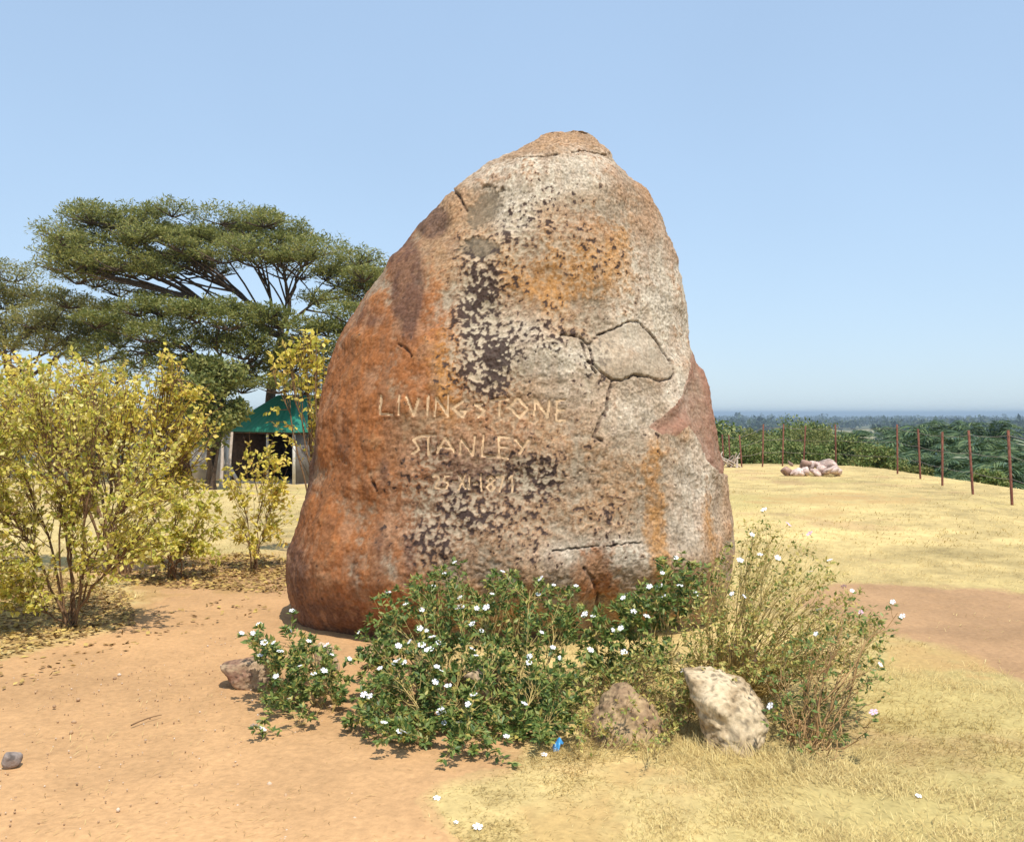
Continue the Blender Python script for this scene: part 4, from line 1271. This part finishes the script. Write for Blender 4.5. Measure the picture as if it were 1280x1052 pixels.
hut()
M_pole = mat_noise("bleached_wood", (.40, .32, .25), (.58, .48, .40), 9, .8, .3)
for k, (u0, v0, u1, v1, d, lab) in enumerate([(283, 606, 290, 540, 29.5, "upright bleached pole left of the green-roofed shelter"), (301, 607, 284, 578, 29.2, "short bleached pole leaning steeply beside the shelter"),
                                              (276, 606, 278, 548, 30.0, "thin bleached pole standing behind the leaning ones")]):
    A, B = pix(u0, v0, d), pix(u1, v1, d + .4)
    A[2] = gz(A) - .03
    V, F = tubes(bez(A[None], ((A + B) / 2 + [.03, 0, .02])[None], B[None], 7), np.linspace(.065, .045, 7)[None], 7)
    tag(mesh_np("wooden_pole", V, F, M_pole, loc=A), lab, "pole", "bleached poles beside the shelter")
A = pix(382, 540, 36.5); A[2] = gz(A); B = pix(382, 456, 36.5)
e = empty("thin_pole", A); tag(e, "thin dark pole with a pinkish cloth tied to it behind the green roof", "pole")
V, F = tubes(np.stack([A, (A + B) / 2, B])[None], np.array([[.045, .04, .03]]), 7); mesh_np("shaft", V, F, M_dark, e)
c0 = pix(378, 483, 36.45)
P_, F_ = rock_geo((.36, .16, .46), 9, 16, ICO3, .12)
M_cloth = mat_noise("faded_cloth", (.55, .33, .28), (.70, .50, .44), 6, .9, .3)
mesh_np("cloth", P_ + c0, F_, M_cloth, e)


# ------------------------------------------------------------------ fence of rusty posts
M_rust = mat_noise("rusty_iron", (.13, .045, .03), (.24, .09, .055), 18, .85, .4)
M_wire = mat_noise("dull_wire", (.22, .18, .16), (.30, .25, .22), 18, .6, .1)
posts = [(905, 582), (913, 583), (928, 584), (953, 583.5), (978, 582.5), (1004, 583), (1045, 586), (1122, 592), (1151, 598), (1178, 607), (1217, 618), (1266, 631), (1330, 650), (1420, 676)]
e = empty("post_fence", gpix(1045, 586)); tag(e, "line of rusty iron posts with thin wires round the far lawn", "fence")
pp = []
rz = np.random.default_rng(8)
for k, (u, v) in enumerate(posts):
    b = gpix(u, v); b[2] = gz(b)
    hgt = 1.30 + rz.uniform(-.12, .08) if k > 2 else .95
    w = .022
    tz = np.array([rz.normal(0, .04), rz.normal(0, .04), 0])
    # angle-iron section
    prof = np.array([(-w, -w), (w, -w), (w, -w * .6), (-w * .6, -w * .6), (-w * .6, w), (-w, w)]) * .8
    V = np.concatenate([np.column_stack([prof + b[:2], np.full(6, b[2] - .2)]), np.column_stack([prof + b[:2] + tz[:2], np.full(6, b[2] + hgt)])])
    i = np.arange(6); F = np.concatenate([np.stack([i, (i + 1) % 6, (i + 1) % 6 + 6, i + 6], -1), [[6, 7, 8, 9], [6, 9, 10, 11]]])
    mesh_np("post", V, F, M_rust, e, smooth=False)
    pp.append((b, hgt, tz))
for fr in (.35, .65, .93):
    paths = []
    for (a, ha, ta), (b, hb, tb) in zip(pp[:-1], pp[1:]):
        A, B = a + ta * fr + [0, 0, ha * fr], b + tb * fr + [0, 0, hb * fr]
        paths.append(bez(A[None], ((A + B) / 2 - [0, 0, .07])[None], B[None], 5)[0])
    V, F = tubes(np.array(paths), np.full((len(paths), 5), .004), 4)
    mesh_np("wire", V, F, M_wire, e)
# dry sticks by the fence corner
b = gpix(913, 584); r_ = np.random.default_rng(14)
A = b + r_.normal(0, .16, (16, 3)) * [1.3, .6, 0]; A[:, 2] = -.02
B = b + np.stack([r_.normal(0, .28, 16), r_.normal(0, .2, 16), r_.uniform(.22, .5, 16)], -1)
V, F = tubes(bez(A, (A + B) / 2 + [0, 0, .05], B, 4), np.full((16, 4), .02), 5)
tag(mesh_np("brushwood_pile", V, F, M_pole, loc=b), "pale dry sticks propped together at the fence corner beside the boulder", "brushwood")


# ------------------------------------------------------------------ beyond the fence: palms, bushes, the far wood
def palm_tree(base, label, seed, h, n_fr=24, Lf=3.4):
    r = np.random.default_rng(seed)
    e = empty("palm_tree", base); tag(e, label, "palm", "palms beyond the fence")
    b = np.array(base, float); top = b + [r.normal(0, .2), r.normal(0, .2), h]
    V, F = tubes(bez(b[None] - [0, 0, .4], ((b + top) / 2)[None], top[None], 6), np.linspace(.30, .22, 6)[None], 9)
    mesh_np("trunk", V, F, M_bark, e)
    az = np.arange(n_fr) * 2.399 + r.normal(0, .15, n_fr); up = np.linspace(1.45, -.15, n_fr) + r.normal(0, .1, n_fr)
    L = Lf * r.uniform(.8, 1.1, n_fr)
    dirh = np.stack([np.cos(az), np.sin(az), 0 * az], -1)
    A = np.repeat(top[None], n_fr, 0)
    Cc = A + dirh * (L * .5 * np.cos(up))[:, None] + np.array([0, 0, 1]) * (L * (.25 + .5 * np.sin(up)))[:, None]
    E = A + dirh * (L * (.35 + .6 * np.cos(up)))[:, None] + np.array([0, 0, 1]) * (L * (.75 * np.sin(up) - .28))[:, None]
    fr = bez(A, Cc, E, 9)
    g1 = tubes(fr, np.linspace(.035, .008, 9)[None] * np.ones((n_fr, 1)), 4)
    k = 24
    t = np.tile(np.linspace(.14, 1, k), n_fr) * 8
    i = np.minimum(t.astype(int), 7); f = (t - i)[:, None]; m = np.repeat(np.arange(n_fr), k)
    P = fr[m, i] + (fr[m, i + 1] - fr[m, i]) * f; T = unit(fr[m, i + 1] - fr[m, i])
    Sd = unit(np.cross(T, [0, 0, 1.0]))
    ls = []
    for sg in (-1, 1):
        D = T * .55 + Sd * sg + r.normal(0, .12, P.shape) - [0, 0, .30]
        LL = Lf * .24 * np.sin(np.pi * np.clip(t / 8 * .86 + .12, 0, 1)) * r.uniform(.85, 1.1, len(t))
        ls.append(leaves(P, D, np.cross(D, T) * sg + [0, 0, .3], LL, LL * .12, .2, .12))
    V, F = cat_geo([g1] + ls)
    mesh_np("crown", V, F, M_palm, e)
    return e


def copy_tree(src, loc, rz_, sc, label=None):
    c = src.copy(); C.objects.link(c)
    c.location = loc; c.rotation_euler = (0, 0, rz_); c.scale = (sc,) * 3
    if label: c["label"] = label
    for ch in src.children:
        q = ch.copy(); C.objects.link(q); q.parent = c
    return c


r_ = np.random.default_rng(31)
plist = []          # (u, v of the crown's middle, distance)
for u, v, d in [(1086, 572, 44), (1068, 556, 58), (1100, 560, 66), (1128, 575, 40), (1140, 556, 56), (1160, 580, 36), (1172, 560, 50), (1190, 590, 31), (1198, 565, 42), (1215, 585, 34), (1222, 556, 52), (1240, 600, 27),
                (1248, 568, 38), (1262, 592, 29), (1275, 575, 33), (1288, 600, 25), (1300, 570, 36), (1320, 595, 27), (1345, 580, 32), (1375, 600, 28), (1400, 575, 38), (1052, 548, 80), (1115, 545, 90), (1180, 545, 80), (1235, 545, 72), (1285, 550, 60),
                (1330, 552, 58), (1380, 560, 50), (1430, 585, 36), (1450, 570, 46), (990, 552, 90), (1020, 548, 100), (955, 550, 95)]:
    plist.append((u, v, d))
LABP = "dark green palm growing on the slope beyond the rusty fence posts"
protos = []
for k, (u, v, d) in enumerate(plist):
    p = pix(u, 538 + .34 * max(v - 545, 0) + r_.uniform(-7, 14), d) - [0, 0, 1.9]              # v: top of the fronds
    g = gz(p)
    h = max(.8, p[2] - g)
    if k < 3:
        protos.append((palm_tree((p[0], p[1], g), LABP, 500 + k, h, 26 + 3 * k), h))
    else:
        src, hs = protos[k % 3]
        sc = float(np.clip(h / hs, .75, 1.3))
        copy_tree(src, (p[0], p[1], p[2] - hs * sc), r_.uniform(0, 6.28), sc, LABP)

for k, (u, v, d, w_, h_) in enumerate([(905, 568, 36, 1.2, 2.0), (925, 570, 33, .9, 1.4), (940, 570, 32, .9, 1.4), (960, 562, 38, 1.4, 2.4), (985, 566, 36, 1.3, 2.2), (1003, 572, 32.5, .9, 1.5), (1018, 562, 42, 1.6, 2.4), (1035, 574, 33, .9, 1.5),
                                     (1060, 574, 33, 1.0, 1.7), (1075, 580, 31, .8, 1.4), (1095, 584, 29.5, .8, 1.3), (1112, 584, 30, .8, 1.2), (938, 548, 70, 2.6, 4.2), (968, 550, 76, 2.6, 4.0), (1010, 552, 66, 2.4, 3.6), (1032, 548, 84, 2.6, 4.0),
                                     (890, 556, 60, 2.2, 3.4), (870, 562, 45, 1.8, 2.8), (1142, 594, 29, .6, .8), (1240, 618, 24, .5, .7), (1350, 636, 19, .6, .9)]):
    p = pix(u + r_.uniform(-4, 4), v + r_.uniform(-5, 9), d); g = gz(p)
    top = p[2] + h_ * .5
    hh = max(h_, top - g)
    near = d < 45
    bushy_tree((p[0], p[1], g), hh, w_, "rounded green bush on the slope just beyond the fence" if near else "bushy green tree on the lower slope beyond the fence", 600 + k,
               M_shrub if k % 3 else M_tree, 6000 if near else 2600, .095 if near else .24, "bushes just beyond the fence" if near else "bushy trees on the lower slope",
               name="green_bush" if near else "bushy_tree", cat="bush" if near else "tree", trunk=max(0.02, 1 - h_ / hh) if hh > h_ * 1.2 else .05, clumps=14)


def far_wood():
    r = np.random.default_rng(91)
    VV, FF, n0 = [], [], 0
    for cnt, (ra, rb), (a0, a1), hh in [(170, (95, 190), (8, 36), 7), (420, (190, 420), (8, 36), 8.5), (900, (420, 1100), (7, 36), 10), (2600, (1100, 5000), (6, 37), 14), (1000, (250, 5000), (-45, 6), 11)]:
        q = np.exp(r.uniform(np.log(ra), np.log(rb), cnt)); a = np.radians(r.uniform(a0, a1, cnt))
        x, y = q * np.sin(a), q * np.cos(a)
        p = np.stack([x, y, 0 * x], -1)
        f = fbm(p * [1.0, 0.6, 1], 0.006, 3, 91)
        dg = np.degrees(np.arctan2(x, y))
        keep = (f < .30) & ~((dg > 16) & (dg < 21.7) & (q > 560) & (q < 1450))
        x, y, q = x[keep], y[keep], q[keep]
        h = hh * r.uniform(.55, 1.25, len(x)) * (1 + .45 * (r.random(len(x)) > .96))
        for X, Y, Q, H in zip(x, y, q, h):
            k = int(np.clip(26000 / Q, 22, 170))
            c = np.array([X, Y, gz((X, Y)) + H * .55])
            w = H * r.uniform(.45, .75)
            P = c + unit(r.normal(size=(k, 3))) * (r.random((k, 1)) ** .35) * [w, w, H * .45]
            LL = r.uniform(.7, 1.3, k) * w * (3.0 / math.sqrt(k))
            V, F = leaves(P, r.normal(size=P.shape), r.normal(size=P.shape) + [0, 0, .6], LL, LL * .7, .15, .1)
            VV.append(V); FF.append(F + n0); n0 += len(V)
    tag(mesh_np("far_forest", np.concatenate(VV), np.concatenate(FF), M_far), kind="stuff")


far_wood()

# ------------------------------------------------------------------ the hazy air
V, F = box((0, 0), (1, 0), (0, 1), 60000, 60000, -42.0, 16.0)
m = bpy.data.materials.new("hazy_air"); m.use_nodes = True
n = m.node_tree.nodes; n.remove(n["Principled BSDF"])
pv = n.new("ShaderNodeVolumePrincipled")
pv.inputs["Color"].default_value = (.62, .76, .88, 1)
pv.inputs["Density"].default_value = 2.4e-4
pv.inputs["Anisotropy"].default_value = 0.2
m.node_tree.links.new(pv.outputs[0], n["Material Output"].inputs["Volume"])
tag(mesh_np("haze", V, F, m, smooth=False), kind="stuff")
